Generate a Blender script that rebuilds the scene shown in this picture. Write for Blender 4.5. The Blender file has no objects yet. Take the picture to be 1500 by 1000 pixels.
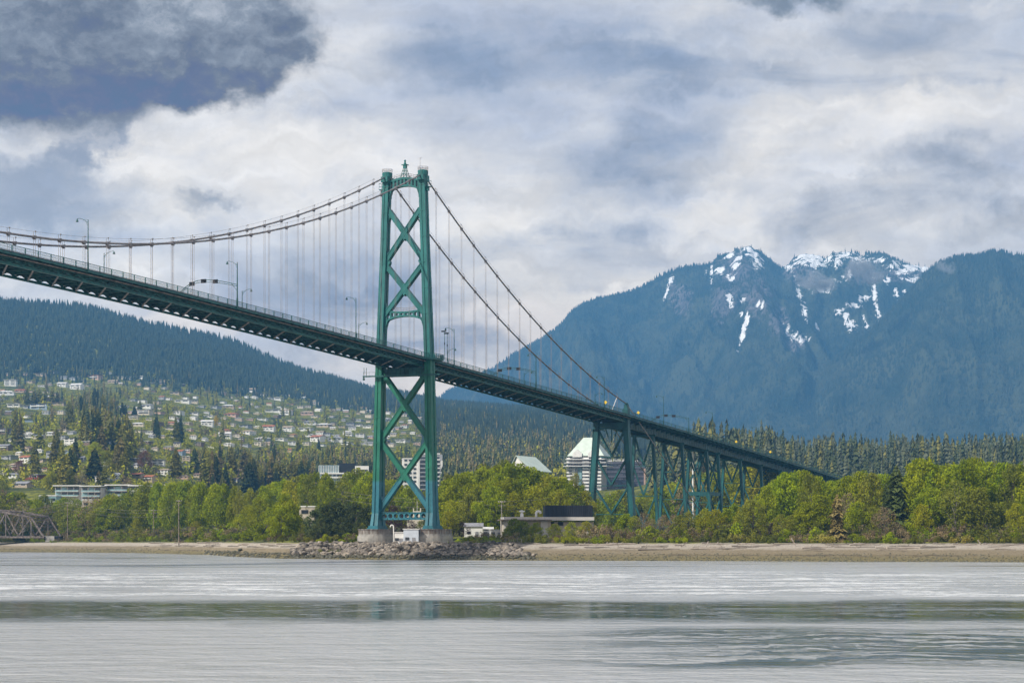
import bpy, math, random
import numpy as np
from mathutils import Vector, Matrix, noise as mnoise

rnd = random.Random(7)
NR = np.random.RandomState(11)
SC = bpy.context.scene
COL = SC.collection
R = math.radians

# ---------------------------------------------------------------- camera, light, sky, exposure
F, CX, HY, CH = 3195.0, 750.0, 792.0, 5.3      # focal length in px of a 1500 px wide frame, horizon row, eye height
cam_d = bpy.data.cameras.new('camera'); cam = bpy.data.objects.new('camera', cam_d); COL.objects.link(cam)
cam.location = (0, 0, CH); cam.rotation_euler = (R(90), 0, 0)
cam_d.sensor_width = 36.0; cam_d.lens = F / 1500.0 * 36.0
cam_d.shift_y = (HY - 500.0) / 1500.0
cam_d.clip_start = 0.5; cam_d.clip_end = 60000
SC.camera = cam
SC.view_settings.view_transform = 'Standard'; SC.view_settings.look = 'None'
SC.view_settings.exposure = 0.18; SC.view_settings.gamma = 1.0
try: SC.view_settings.use_curve_mapping = False
except Exception: pass
SC.render.engine = 'CYCLES'
cy = SC.cycles
cy.use_denoising = True
cy.max_bounces = 6; cy.diffuse_bounces = 2; cy.glossy_bounces = 3; cy.transmission_bounces = 4
cy.transparent_max_bounces = 6; cy.volume_bounces = 0
cy.sample_clamp_indirect = 6.0
cy.caustics_reflective = False; cy.caustics_refractive = False

SUN_AZ, SUN_EL = R(234), R(40)          # azimuth clockwise from +Y (the view direction): behind the camera, to the left
to_sun = Vector((math.sin(SUN_AZ) * math.cos(SUN_EL), math.cos(SUN_AZ) * math.cos(SUN_EL), math.sin(SUN_EL)))
sun_d = bpy.data.lights.new('sun', 'SUN'); sun = bpy.data.objects.new('sun', sun_d); COL.objects.link(sun)
sun_d.energy = 5.0; sun_d.angle = R(0.6); sun_d.color = (1.0, 0.94, 0.84)
sun.rotation_euler = (-to_sun).to_track_quat('-Z', 'Y').to_euler(); sun.location = (-200, -200, 400)

HAZE_DENS, HAZE_COL, HAZE_TOP, HAZE_FAR = 8.8e-5, (0.158, 0.475, 0.93), 1480.0, 10400.0

class NT:
    """small node-tree writer"""
    def __init__(s, tree): s.t = tree; s.n = tree.nodes; s.l = tree.links
    def new(s, typ, **kw):
        nd = s.n.new(typ)
        for k, v in kw.items(): setattr(nd, k, v)
        return nd
    def put(s, sock, v):
        if isinstance(v, bpy.types.NodeSocket): s.l.new(v, sock)
        else:
            try: sock.default_value = v
            except Exception:
                sock.default_value = tuple(v) + (1.0,)
    def m(s, op, a, b=0.0, c=None, clamp=False):
        nd = s.new('ShaderNodeMath', operation=op, use_clamp=clamp)
        s.put(nd.inputs[0], a); s.put(nd.inputs[1], b)
        if c is not None: s.put(nd.inputs[2], c)
        return nd.outputs[0]
    def vm(s, op, a, b=None):
        nd = s.new('ShaderNodeVectorMath', operation=op)
        s.put(nd.inputs[0], a)
        if b is not None: s.put(nd.inputs[1], b)
        return nd.outputs[0]
    def comb(s, x, y, z):
        nd = s.new('ShaderNodeCombineXYZ')
        for i, v in enumerate((x, y, z)): s.put(nd.inputs[i], v)
        return nd.outputs[0]
    def noise(s, vec, scale=1.0, detail=4.0, rough=0.55, dist=0.0, lac=2.0, out='Fac'):
        nd = s.new('ShaderNodeTexNoise')
        if vec is not None: s.put(nd.inputs['Vector'], vec)
        s.put(nd.inputs['Scale'], scale); s.put(nd.inputs['Detail'], detail); s.put(nd.inputs['Roughness'], rough)
        s.put(nd.inputs['Distortion'], dist); s.put(nd.inputs['Lacunarity'], lac)
        return nd.outputs['Fac' if out == 'Fac' else 'Color']
    def step(s, v, lo, hi, a=0.0, b=1.0, smooth=True):
        nd = s.new('ShaderNodeMapRange', interpolation_type='SMOOTHSTEP' if smooth else 'LINEAR')
        s.put(nd.inputs['Value'], v)
        for k, x in zip(('From Min', 'From Max', 'To Min', 'To Max'), (lo, hi, a, b)): s.put(nd.inputs[k], x)
        return nd.outputs['Result']
    def mix(s, fac, a, b, mode='MIX'):
        nd = s.new('ShaderNodeMix', data_type='RGBA', blend_type=mode)
        s.put(nd.inputs[0], fac); s.put(nd.inputs[6], a); s.put(nd.inputs[7], b)
        return nd.outputs[2]
    def ramp(s, fac, stops):
        nd = s.new('ShaderNodeValToRGB'); cr = nd.color_ramp
        while len(cr.elements) < len(stops): cr.elements.new(0.5)
        for e, (p, c) in zip(cr.elements, stops): e.position = p; e.color = tuple(c) + (1.0,)
        s.put(nd.inputs[0], fac)
        return nd.outputs[0]

def srgb(r, g, b):
    return tuple(((c / 255.0) / 12.92 if c / 255.0 <= 0.04045 else ((c / 255.0 + 0.055) / 1.055) ** 2.4) for c in (r, g, b))

world = bpy.data.worlds.new('World'); SC.world = world; world.use_nodes = True
def build_world():
    nt = NT(world.node_tree); nt.n.clear()
    out = nt.new('ShaderNodeOutputWorld'); bg = nt.new('ShaderNodeBackground')
    bg.inputs['Strength'].default_value = 0.1
    nt.l.new(bg.outputs[0], out.inputs['Surface'])
    sky = nt.new('ShaderNodeTexSky', sky_type='NISHITA')
    sky.sun_disc = False; sky.sun_elevation = SUN_EL; sky.sun_rotation = SUN_AZ
    geo = nt.new('ShaderNodeTexCoord'); d = geo.outputs['Generated']
    sep = nt.new('ShaderNodeSeparateXYZ'); nt.l.new(d, sep.inputs[0])
    x, y, z = sep.outputs
    az = nt.m('MULTIPLY', nt.m('ARCTAN2', x, y), 57.2958)
    el = nt.m('MULTIPLY', nt.m('ARCSINE', z), 57.2958)
    # billowy field of the cloud deck, in degrees of arc
    P = nt.comb(nt.m('MULTIPLY', az, 0.72), nt.m('MULTIPLY', el, 1.25), 3.7)
    big = nt.noise(P, 0.16, 6, 0.56, 0.35)
    mid = nt.noise(P, 0.42, 6, 0.60, 0.5)
    P2 = nt.comb(nt.m('MULTIPLY', az, 0.30), nt.m('MULTIPLY', el, 1.2), 9.1)
    streak = nt.noise(P2, 0.55, 5, 0.55, 0.6)
    wc = nt.noise(nt.comb(az, nt.m('MULTIPLY', el, 1.1), 21.0), 0.55, 6, 0.62, 0.0, out='Color')
    wsep = nt.new('ShaderNodeSeparateXYZ'); nt.l.new(wc, wsep.inputs[0])
    wa = nt.m('MULTIPLY_ADD', nt.m('SUBTRACT', wsep.outputs[0], 0.5), 4.2, az)
    we = nt.m('MULTIPLY_ADD', nt.m('SUBTRACT', wsep.outputs[1], 0.5), 2.6, el)
    def blob(px, py, rx, ry, lo=0.55, hi=1.2, warp=1.0):
        a = math.degrees(math.atan((px - CX) / F)); e = math.degrees(math.atan((HY - py) / F))
        ra = rx / F * 57.3; re = ry / F * 57.3
        A = nt.m('ADD', nt.m('MULTIPLY', wa, warp), nt.m('MULTIPLY', az, 1 - warp)) if warp != 1 else wa
        E = nt.m('ADD', nt.m('MULTIPLY', we, warp), nt.m('MULTIPLY', el, 1 - warp)) if warp != 1 else we
        u = nt.m('DIVIDE', nt.m('SUBTRACT', A, a), ra); v = nt.m('DIVIDE', nt.m('SUBTRACT', E, e), re)
        dd = nt.m('SQRT', nt.m('ADD', nt.m('MULTIPLY', u, u), nt.m('MULTIPLY', v, v)))
        return nt.step(dd, hi, lo)
    def mx(*v):
        r = v[0]
        for q in v[1:]: r = nt.m('MAXIMUM', r, q)
        return r
    WHITE, CREAM, PALE = srgb(208, 212, 221), srgb(235, 233, 232), srgb(184, 193, 211)
    GREY, BLUE, DARK, VDARK = srgb(162, 174, 198), srgb(140, 157, 184), srgb(112, 127, 150), srgb(72, 87, 110)
    f0 = nt.m('ADD', nt.m('MULTIPLY', big, 0.5), nt.m('ADD', nt.m('MULTIPLY', mid, 0.25), nt.m('MULTIPLY', streak, 0.25)))
    c = nt.ramp(f0, [(0.34, GREY), (0.43, PALE), (0.52, WHITE), (0.62, CREAM)])
    # brighter openings low on the left, behind the tower and above the right-hand peaks
    brt = mx(blob(330, 255, 330, 95), blob(880, 440, 190, 80, 0.3), blob(1340, 150, 230, 120, 0.2), blob(1060, 335, 110, 50, 0.3))
    c = nt.mix(nt.m('MULTIPLY', brt, nt.step(mid, 0.3, 0.6, 0.45, 0.95)), c, CREAM)
    # blue-grey veils
    veil = mx(blob(560, 470, 330, 110, 0.3), blob(860, 380, 200, 60, 0.2, 1.2), blob(90, 300, 150, 60, 0.3), blob(1400, 75, 240, 70, 0.5), blob(1200, 120, 200, 40, 0.2), blob(690, 95, 170, 60, 0.1, 1.3), blob(960, 230, 150, 70, 0.1, 1.3), blob(950, 90, 160, 60, 0.1, 1.3))
    c = nt.mix(nt.m('MULTIPLY', veil, nt.step(streak, 0.36, 0.64, 1.0, 0.42)), c, BLUE)
    puff = mx(blob(1400, 280, 130, 75, 0.4), blob(1480, 330, 90, 50, 0.2), blob(1250, 330, 120, 50, 0.2), blob(110, 245, 40, 40, 0.4), blob(40, 300, 70, 40, 0.3), blob(310, 300, 60, 22, 0.2))
    c = nt.mix(nt.m('MULTIPLY', puff, nt.step(mid, 0.34, 0.6, 0.9, 0.35)), c, srgb(150, 162, 182))
    glow = mx(blob(250, 470, 110, 26, 0.3), blob(640, 548, 160, 40, 0.3), blob(770, 470, 100, 40, 0.3))
    c = nt.mix(nt.m('MULTIPLY', glow, 0.75), c, srgb(226, 222, 222))
    det = nt.noise(nt.comb(nt.m('MULTIPLY', wa, 0.45), nt.m('MULTIPLY', we, 1.7), 44.0), 0.95, 8, 0.62, 0.0)
    c = nt.vm('MULTIPLY', c, nt.comb(*[nt.step(det, 0.30, 0.70, 0.86, 1.08, False)] * 3))
    # the heavy cloud, upper left, with a flat shaded base
    dark = mx(blob(60, 66, 320, 146, 0.76, 1.04, 0.6), blob(330, 62, 158, 106, 0.66, 1.06), blob(205, 110, 195, 74, 0.66, 1.06))
    wisps = mx(blob(118, 235, 40, 50, 0.3, 1.2), blob(45, 292, 100, 44, 0.2, 1.3), blob(150, 200, 60, 26, 0.3, 1.2))
    bill = nt.noise(nt.comb(nt.m('MULTIPLY', wa, 0.85), nt.m('MULTIPLY', we, 1.5), 31.0), 0.42, 8, 0.62, 0.0)
    bill2 = nt.noise(nt.comb(nt.m('MULTIPLY', az, 0.9), nt.m('MULTIPLY', el, 1.5), 37.0), 1.7, 6, 0.60, 0.0)
    hb = nt.step(el, 10.4, 14.2)
    v = nt.m('ADD', nt.m('MULTIPLY', nt.step(bill, 0.30, 0.70, 0, 1, False), 0.55), nt.m('ADD', nt.m('MULTIPLY', nt.step(bill2, 0.3, 0.7, 0, 1, False), 0.22), nt.m('MULTIPLY', hb, 0.30)))
    dc = nt.ramp(v, [(0.30, srgb(90, 104, 127)), (0.50, srgb(105, 117, 138)), (0.72, srgb(138, 149, 166)), (0.94, srgb(184, 191, 203))])
    c = nt.mix(nt.m('MULTIPLY', wisps, nt.step(bill, 0.36, 0.62, 0.95, 0.30)), c, srgb(146, 158, 180))
    c = nt.mix(nt.m('MULTIPLY', dark, 0.97), c, dc)
    top = blob(1170, 0, 110, 28, 0.35, 1.15)
    c = nt.mix(nt.m('MULTIPLY', top, 0.85), c, srgb(112, 128, 148))
    # light lost and gained on the way through the air in front of the clouds, so that they read right from the ground
    path = nt.m('MINIMUM', HAZE_FAR, nt.m('DIVIDE', HAZE_TOP, nt.m('MAXIMUM', z, 0.02)))
    T = nt.m('EXPONENT', nt.m('MULTIPLY', path, -HAZE_DENS))
    A = tuple(k * q for k, q in zip((0.63, 0.57, 0.53), HAZE_COL))
    c = nt.vm('MULTIPLY', c, (0.883, 0.883, 0.883))      # what the exposure adds
    cc = nt.vm('SUBTRACT', c, nt.vm('MULTIPLY', A, nt.comb(*[nt.m('SUBTRACT', 1.0, T)] * 3)))
    cc = nt.vm('DIVIDE', nt.vm('MAXIMUM', cc, (0.02, 0.02, 0.02)), nt.comb(T, T, T))
    cc = nt.vm('MULTIPLY', cc, (10, 10, 10))
    # thin places let the blue through; below the horizon it is plain sky
    cover = nt.step(nt.m('ADD', nt.m('MULTIPLY', big, 0.6), nt.m('MULTIPLY', mid, 0.4)), 0.30, 0.40, 0.8, 0.97)
    col = nt.mix(cover, sky.outputs[0], cc)
    nt.l.new(col, bg.inputs['Color'])
build_world()

# ---------------------------------------------------------------- helpers: objects and meshes
def tag(o, label=None, cat=None, group=None, kind=None):
    for k, v in (('label', label), ('category', cat), ('group', group), ('kind', kind)):
        if v: o[k] = v
    return o
ORG = {}
def empty(name, loc, label=None, cat=None, group=None, rz=0.0):
    o = bpy.data.objects.new(name, None); COL.objects.link(o); o.location = loc; o.rotation_euler = (0, 0, rz)
    o.empty_display_size = 1.0
    ORG[o.name] = Vector(loc)
    return tag(o, label, cat, group)
def add(name, me, parent=None, mat=None, loc=None):
    """link a mesh as one object; with a parent whose children share its frame"""
    o = bpy.data.objects.new(name, me); COL.objects.link(o)
    if parent is not None: o.parent = parent
    if loc is not None: o.location = loc
    if mat is not None:
        if not me.materials: me.materials.append(mat)
    return o
class MB:
    def __init__(s): s.v = []; s.f = []; s.mi = []; s.cur = 0
    def quad(s, pts):
        b = len(s.v); s.v += [tuple(p) for p in pts]; s.f.append(tuple(range(b, b + len(pts)))); s.mi.append(s.cur)
    def hexa(s, p):        # 8 corners: bottom 0-3, top 4-7
        b = len(s.v); s.v += [tuple(q) for q in p]
        for q in ((3, 2, 1, 0), (4, 5, 6, 7), (0, 1, 5, 4), (1, 2, 6, 5), (2, 3, 7, 6), (3, 0, 4, 7)):
            s.f.append(tuple(b + i for i in q)); s.mi.append(s.cur)
    def box(s, c, sz, ax=None):
        c = Vector(c); X, Y, Z = ax if ax else (Vector((1, 0, 0)), Vector((0, 1, 0)), Vector((0, 0, 1)))
        a, b, h = (q * 0.5 for q in sz)
        s.hexa([c + X * i * a + Y * j * b + Z * k * h for k in (-1, 1) for i, j in ((-1, -1), (1, -1), (1, 1), (-1, 1))])
    def beam(s, p, q, w, h, up=(0, 0, 1)):
        """bar from p to q, w across, h along 'up'"""
        p = Vector(p); q = Vector(q); d = (q - p).normalized(); up = Vector(up)
        sd = d.cross(up)
        if sd.length < 1e-4: sd = d.cross(Vector((1, 0, 0)))
        sd.normalize(); u = sd.cross(d).normalized()
        s.hexa([e + sd * i * w / 2 + u * j * h / 2 for e in (p, q) for i, j in ((-1, -1), (1, -1), (1, 1), (-1, 1))])
    def tube(s, pts, r, n=6, cap=True):
        pts = [Vector(p) for p in pts]; rs = r if isinstance(r, (list, tuple)) else [r] * len(pts)
        rings = []
        for i, p in enumerate(pts):
            d = (pts[min(i + 1, len(pts) - 1)] - pts[max(i - 1, 0)]).normalized()
            a = d.cross(Vector((0, 0, 1)))
            if a.length < 1e-3: a = d.cross(Vector((0, 1, 0)))
            a.normalize(); b = d.cross(a)
            k = len(s.v); rings.append(k)
            s.v += [tuple(p + (a * math.cos(2 * math.pi * j / n) + b * math.sin(2 * math.pi * j / n)) * rs[i]) for j in range(n)]
        for k0, k1 in zip(rings, rings[1:]):
            for j in range(n):
                s.f.append((k0 + j, k0 + (j + 1) % n, k1 + (j + 1) % n, k1 + j)); s.mi.append(s.cur)
        if cap:
            s.f.append(tuple(rings[0] + j for j in range(n))[::-1]); s.mi.append(s.cur)
            s.f.append(tuple(rings[-1] + j for j in range(n))); s.mi.append(s.cur)
    def lathe(s, c, prof, n=12, ax=None):
        c = Vector(c); X, Y, Z = ax if ax else (Vector((1, 0, 0)), Vector((0, 1, 0)), Vector((0, 0, 1)))
        rings = []
        for r, z in prof:
            k = len(s.v); rings.append(k)
            s.v += [tuple(c + X * r * math.cos(2 * math.pi * j / n) + Y * r * math.sin(2 * math.pi * j / n) + Z * z) for j in range(n)]
        for k0, k1 in zip(rings, rings[1:]):
            for j in range(n):
                s.f.append((k0 + j, k0 + (j + 1) % n, k1 + (j + 1) % n, k1 + j)); s.mi.append(s.cur)
        s.f.append(tuple(rings[0] + j for j in range(n))[::-1]); s.mi.append(s.cur)
        s.f.append(tuple(rings[-1] + j for j in range(n))); s.mi.append(s.cur)
    def prism(s, poly, dirv):
        """closed polygon swept along dirv"""
        dirv = Vector(dirv); n = len(poly); b = len(s.v)
        s.v += [tuple(Vector(p)) for p in poly] + [tuple(Vector(p) + dirv) for p in poly]
        s.f.append(tuple(range(b, b + n))[::-1]); s.mi.append(s.cur)
        s.f.append(tuple(range(b + n, b + 2 * n))); s.mi.append(s.cur)
        for i in range(n):
            j = (i + 1) % n; s.f.append((b + i, b + j, b + n + j, b + n + i)); s.mi.append(s.cur)
    def mesh(s, name, mats, org=(0, 0, 0), smooth=False):
        me = bpy.data.meshes.new(name)
        o = Vector(org)
        me.from_pydata([(x - o[0], y - o[1], z - o[2]) for x, y, z in s.v], [], s.f)
        ml = mats if isinstance(mats, (list, tuple)) else [mats]
        for m in ml: me.materials.append(m)
        if len(ml) > 1: me.polygons.foreach_set('material_index', s.mi)
        if smooth: me.polygons.foreach_set('use_smooth', [True] * len(s.f))
        me.update()
        return me
    def build(s, name, mats, parent=None, org=None, smooth=False):
        """one object; world coordinates, told from the parent's origin when there is one"""
        if parent is not None and org is None: org = ORG[parent.name]
        me = s.mesh(name, mats, org or (0, 0, 0), smooth)
        o = bpy.data.objects.new(name, me); COL.objects.link(o)
        if parent is not None: o.parent = parent
        elif org is not None: o.location = org
        ORG[o.name] = Vector(org or (0, 0, 0))
        return o
def np_mesh(name, V, Fq, mats, mi=None, smooth=False, nv=4):
    me = bpy.data.meshes.new(name); V = np.asarray(V, np.float32); Fq = np.asarray(Fq, np.int32)
    me.vertices.add(len(V)); me.vertices.foreach_set('co', V.ravel())
    n = len(Fq); k = Fq.shape[1]
    me.loops.add(n * k); me.loops.foreach_set('vertex_index', Fq.ravel())
    me.polygons.add(n); me.polygons.foreach_set('loop_start', np.arange(0, n * k, k, dtype=np.int32))
    try: me.polygons.foreach_set('loop_total', np.full(n, k, np.int32))
    except Exception: pass
    ml = mats if isinstance(mats, (list, tuple)) else [mats]
    for m in ml: me.materials.append(m)
    if mi is not None: me.polygons.foreach_set('material_index', np.asarray(mi, np.int32))
    if smooth: me.polygons.foreach_set('use_smooth', np.ones(n, bool))
    me.update(); me.validate()
    return me
def copy_thing(o, loc, rz=0.0, sc=(1, 1, 1)):
    c = o.copy(); COL.objects.link(c); c.location = loc; c.rotation_euler = (0, 0, rz); c.scale = sc
    for ch in o.children:
        k = ch.copy(); COL.objects.link(k); k.parent = c
        for g in ch.children:
            q = g.copy(); COL.objects.link(q); q.parent = k
    return c

# ---------------------------------------------------------------- materials
def mat(name, col, rough=0.7, metal=0.0, var=0.12, scale=0.5, detail=4, spec=0.3, bump=0.0, coord='Object', col2=None, stretch=(1, 1, 1), rand=0.0):
    m = bpy.data.materials.new(name); m.use_nodes = True; nt = NT(m.node_tree)
    bs = m.node_tree.nodes['Principled BSDF']
    tc = nt.new('ShaderNodeTexCoord')
    v = nt.vm('MULTIPLY', tc.outputs[coord], stretch)
    n = nt.noise(v, scale, detail, 0.6)
    c2 = col2 if col2 else tuple(max(0, q * (1 - 2.2 * var)) for q in col)
    c1 = tuple(min(1, q * (1 + var)) for q in col)
    c = nt.mix(nt.step(n, 0.3, 0.7), c2, c1)
    if rand:
        oi = nt.new('ShaderNodeObjectInfo')
        hs = nt.new('ShaderNodeHueSaturation'); nt.l.new(c, hs.inputs['Color'])
        nt.put(hs.inputs['Value'], nt.step(oi.outputs['Random'], 0, 1, 1 - rand, 1 + rand, False)); c = hs.outputs[0]
    nt.l.new(c, bs.inputs['Base Color'])
    bs.inputs['Roughness'].default_value = rough; bs.inputs['Metallic'].default_value = metal
    bs.inputs['Specular IOR Level'].default_value = spec
    if bump:
        b = nt.new('ShaderNodeBump'); b.inputs['Strength'].default_value = bump; b.inputs['Distance'].default_value = 0.2
        nt.l.new(n, b.inputs['Height']); nt.l.new(b.outputs[0], bs.inputs['Normal'])
    return m
def leaf_mat(name, col, col2, trans=0.35, rand=0.22, hue=0.012, scale=0.25):
    """foliage: two leaf tones, each tree a little different, light coming through"""
    m = bpy.data.materials.new(name); m.use_nodes = True; nt = NT(m.node_tree)
    bs = m.node_tree.nodes['Principled BSDF']; out = m.node_tree.nodes['Material Output']
    tc = nt.new('ShaderNodeTexCoord'); oi = nt.new('ShaderNodeObjectInfo')
    off = nt.vm('ADD', tc.outputs['Object'], nt.comb(nt.m('MULTIPLY', oi.outputs['Random'], 57.0), 0, 0))
    n = nt.noise(off, scale, 3, 0.6); n2 = nt.noise(off, scale * 9, 2, 0.5)
    k = nt.m('ADD', nt.m('MULTIPLY', n, 0.6), nt.m('MULTIPLY', n2, 0.4))
    c = nt.mix(nt.step(k, 0.36, 0.64), col2, col)
    hs = nt.new('ShaderNodeHueSaturation'); nt.l.new(c, hs.inputs['Color'])
    nt.put(hs.inputs['Hue'], nt.step(oi.outputs['Random'], 0, 1, 0.5 - hue, 0.5 + hue, False))
    rr = nt.m('FRACT', nt.m('MULTIPLY', oi.outputs['Random'], 7.31))
    nt.put(hs.inputs['Value'], nt.step(rr, 0, 1, 1 - rand, 1 + rand, False))
    nt.l.new(hs.outputs[0], bs.inputs['Base Color'])
    bs.inputs['Roughness'].default_value = 0.7; bs.inputs['Specular IOR Level'].default_value = 0.08
    if trans:
        tr = nt.new('ShaderNodeBsdfTranslucent'); nt.l.new(hs.outputs[0], tr.inputs['Color'])
        mxs = nt.new('ShaderNodeMixShader'); mxs.inputs[0].default_value = trans
        nt.l.new(bs.outputs[0], mxs.inputs[1]); nt.l.new(tr.outputs[0], mxs.inputs[2]); nt.l.new(mxs.outputs[0], out.inputs['Surface'])
    return m

def paint_mat():
    """bridge paint: green above, an older blue-green coat on the lowest 24 m of the steel, rain streaks"""
    m = bpy.data.materials.new('bridge_paint'); m.use_nodes = True; nt = NT(m.node_tree); bs = m.node_tree.nodes['Principled BSDF']
    g = nt.new('ShaderNodeNewGeometry'); sep = nt.new('ShaderNodeSeparateXYZ'); nt.l.new(g.outputs['Position'], sep.inputs[0])
    z = sep.outputs[2]
    st = nt.noise(nt.vm('MULTIPLY', g.outputs['Position'], (0.8, 0.8, 0.06)), 1.0, 5, 0.6)
    bl = nt.noise(g.outputs['Position'], 0.25, 4, 0.6)
    hi = nt.mix(nt.step(bl, 0.35, 0.65), (0.012, 0.112, 0.106), (0.019, 0.146, 0.138))
    lo = nt.mix(nt.step(bl, 0.35, 0.65), (0.018, 0.120, 0.160), (0.030, 0.165, 0.205))
    mid = nt.mix(nt.step(bl, 0.35, 0.65), (0.008, 0.115, 0.070), (0.014, 0.150, 0.095))
    c = nt.mix(nt.step(z, 60.5, 63.0), mid, hi)
    c = nt.mix(nt.step(z, 23.4, 24.6, 1.0, 0.0), c, lo)
    c = nt.mix(nt.m('MULTIPLY', nt.step(st, 0.48, 0.72), 0.6), c, (0.020, 0.050, 0.042))
    nt.l.new(c, bs.inputs['Base Color']); bs.inputs['Roughness'].default_value = 0.45; bs.inputs['Specular IOR Level'].default_value = 0.35
    return m
M = {}
M['paint'] = paint_mat()
M['deck'] = mat('deck_steel', (0.020, 0.085, 0.075), 0.6, var=0.3, scale=0.3)
M['rail'] = mat('rail_paint', (0.016, 0.105, 0.098), 0.5, var=0.2, scale=0.6)
M['road'] = mat('asphalt', (0.05, 0.05, 0.052), 0.9, var=0.2, scale=0.8)
M['pipe'] = mat('pipe_galvanised', (0.19, 0.155, 0.135), 0.5, var=0.25, scale=0.4)
M['cable'] = mat('cable_wrap', (0.215, 0.200, 0.205), 0.55, var=0.2, scale=0.6)
M['rope'] = mat('rope_steel', (0.27, 0.245, 0.25), 0.5, var=0.15, scale=0.3)
M['lampm'] = mat('lamp_post_paint', (0.020, 0.085, 0.080), 0.45, var=0.15, scale=0.5)
M['glassw'] = mat('lamp_glass', (0.5, 0.5, 0.48), 0.2, var=0.05)
M['girder'] = mat('girder_paint', (0.060, 0.115, 0.130), 0.55, var=0.18, scale=0.12, stretch=(1, 1, 3))
M['concrete'] = mat('concrete', (0.36, 0.34, 0.31), 0.85, var=0.18, scale=0.35, bump=0.2)
def pier_mat():
    m = mat('pier_concrete', (0.33, 0.315, 0.29), 0.9, var=0.16, scale=0.5, bump=0.2)
    nt = NT(m.node_tree); bs = m.node_tree.nodes['Principled BSDF']
    g = nt.new('ShaderNodeNewGeometry'); old = bs.inputs['Base Color'].links[0].from_socket
    st = nt.noise(nt.vm('MULTIPLY', g.outputs['Position'], (1.3, 1.3, 0.10)), 1.0, 4, 0.65)
    sep = nt.new('ShaderNodeSeparateXYZ'); nt.l.new(g.outputs['Position'], sep.inputs[0])
    up = nt.step(sep.outputs[2], 7.2, 7.7)
    c = nt.mix(nt.m('MULTIPLY', up, nt.step(st, 0.44, 0.56, 0.85, 0.25)), old, (0.115, 0.085, 0.070))
    nt.l.new(c, bs.inputs['Base Color'])
    return m
M['pier'] = pier_mat()
M['white'] = mat('white_paint', (0.74, 0.73, 0.70), 0.6, var=0.06)
M['cream'] = mat('cream_paint', (0.58, 0.53, 0.45), 0.7, var=0.08)
M['yellow'] = mat('sign_yellow', (0.75, 0.52, 0.03), 0.5, var=0.05)
M['char'] = mat('charcoal_cladding', (0.028, 0.030, 0.040), 0.6, var=0.2, scale=1.0, stretch=(1, 1, 0.1))
M['wood'] = mat('weathered_wood', (0.25, 0.20, 0.155), 0.9, var=0.3, scale=1.5)
M['drift'] = mat('driftwood', (0.36, 0.31, 0.26), 0.9, var=0.3, scale=1.2, rand=0.35)
M['rust'] = mat('truss_weathered', (0.20, 0.165, 0.145), 0.85, var=0.3, scale=0.8)
M['dark'] = mat('dark_void', (0.018, 0.020, 0.024), 0.6, var=0.1)
M['win'] = mat('window_glass', (0.030, 0.040, 0.050), 0.12, var=0.2, spec=0.6, scale=0.2)
M['bark'] = mat('bark', (0.105, 0.085, 0.070), 0.95, var=0.3, scale=2.0, rand=0.3)
M['palebark'] = mat('pale_bark', (0.24, 0.215, 0.19), 0.9, var=0.3, scale=1.5, rand=0.2)
M['rock'] = mat('riprap_rock', (0.205, 0.175, 0.142), 0.9, var=0.3, scale=0.9, rand=0.65, bump=0.4, col2=(.07,.06,.05))
M['wetrock'] = mat('shore_rock', (0.100, 0.092, 0.070), 0.8, var=0.4, scale=0.9, rand=0.4, bump=0.4, col2=(0.06, 0.06, 0.03))
# leaves
M['leaf'] = leaf_mat('leaf_spring', (0.325, 0.365, 0.008), (0.175, 0.225, 0.006))
M['leaf_dull'] = leaf_mat('leaf_olive', (0.290, 0.295, 0.030), (0.155, 0.172, 0.020))
M['leaf_yel'] = leaf_mat('leaf_fresh', (0.400, 0.385, 0.014), (0.235, 0.255, 0.012))
M['leaf_gold'] = leaf_mat('leaf_golden', (0.60, 0.40, 0.010), (0.40, 0.28, 0.012), rand=0.1, hue=0.005)
M['leaf_pink'] = leaf_mat('leaf_copper', (0.250, 0.125, 0.090), (0.150, 0.080, 0.060), rand=0.15, hue=0.01)
M['leaf_purp'] = leaf_mat('leaf_purple', (0.090, 0.036, 0.042), (0.05, 0.022, 0.026), rand=0.15, hue=0.01)
M['leaf_bush'] = leaf_mat('leaf_bush', (0.240, 0.245, 0.026), (0.125, 0.142, 0.018))
M['leaf_twig'] = leaf_mat('leaf_twiggy', (0.290, 0.215, 0.110), (0.165, 0.130, 0.072), trans=0.15)
M['needle'] = leaf_mat('needle_dark', (0.092, 0.108, 0.030), (0.048, 0.064, 0.020), trans=0.0, rand=0.3)
M['needle_lit'] = leaf_mat('needle_olive_lit', (0.290, 0.260, 0.042), (0.155, 0.155, 0.030), trans=0.0, rand=0.25)  # olive needles with the sunlit tone put into the colour
M['needle_br'] = leaf_mat('needle_brownish', (0.260, 0.205, 0.070), (0.150, 0.125, 0.046), trans=0.0, rand=0.3)

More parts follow.
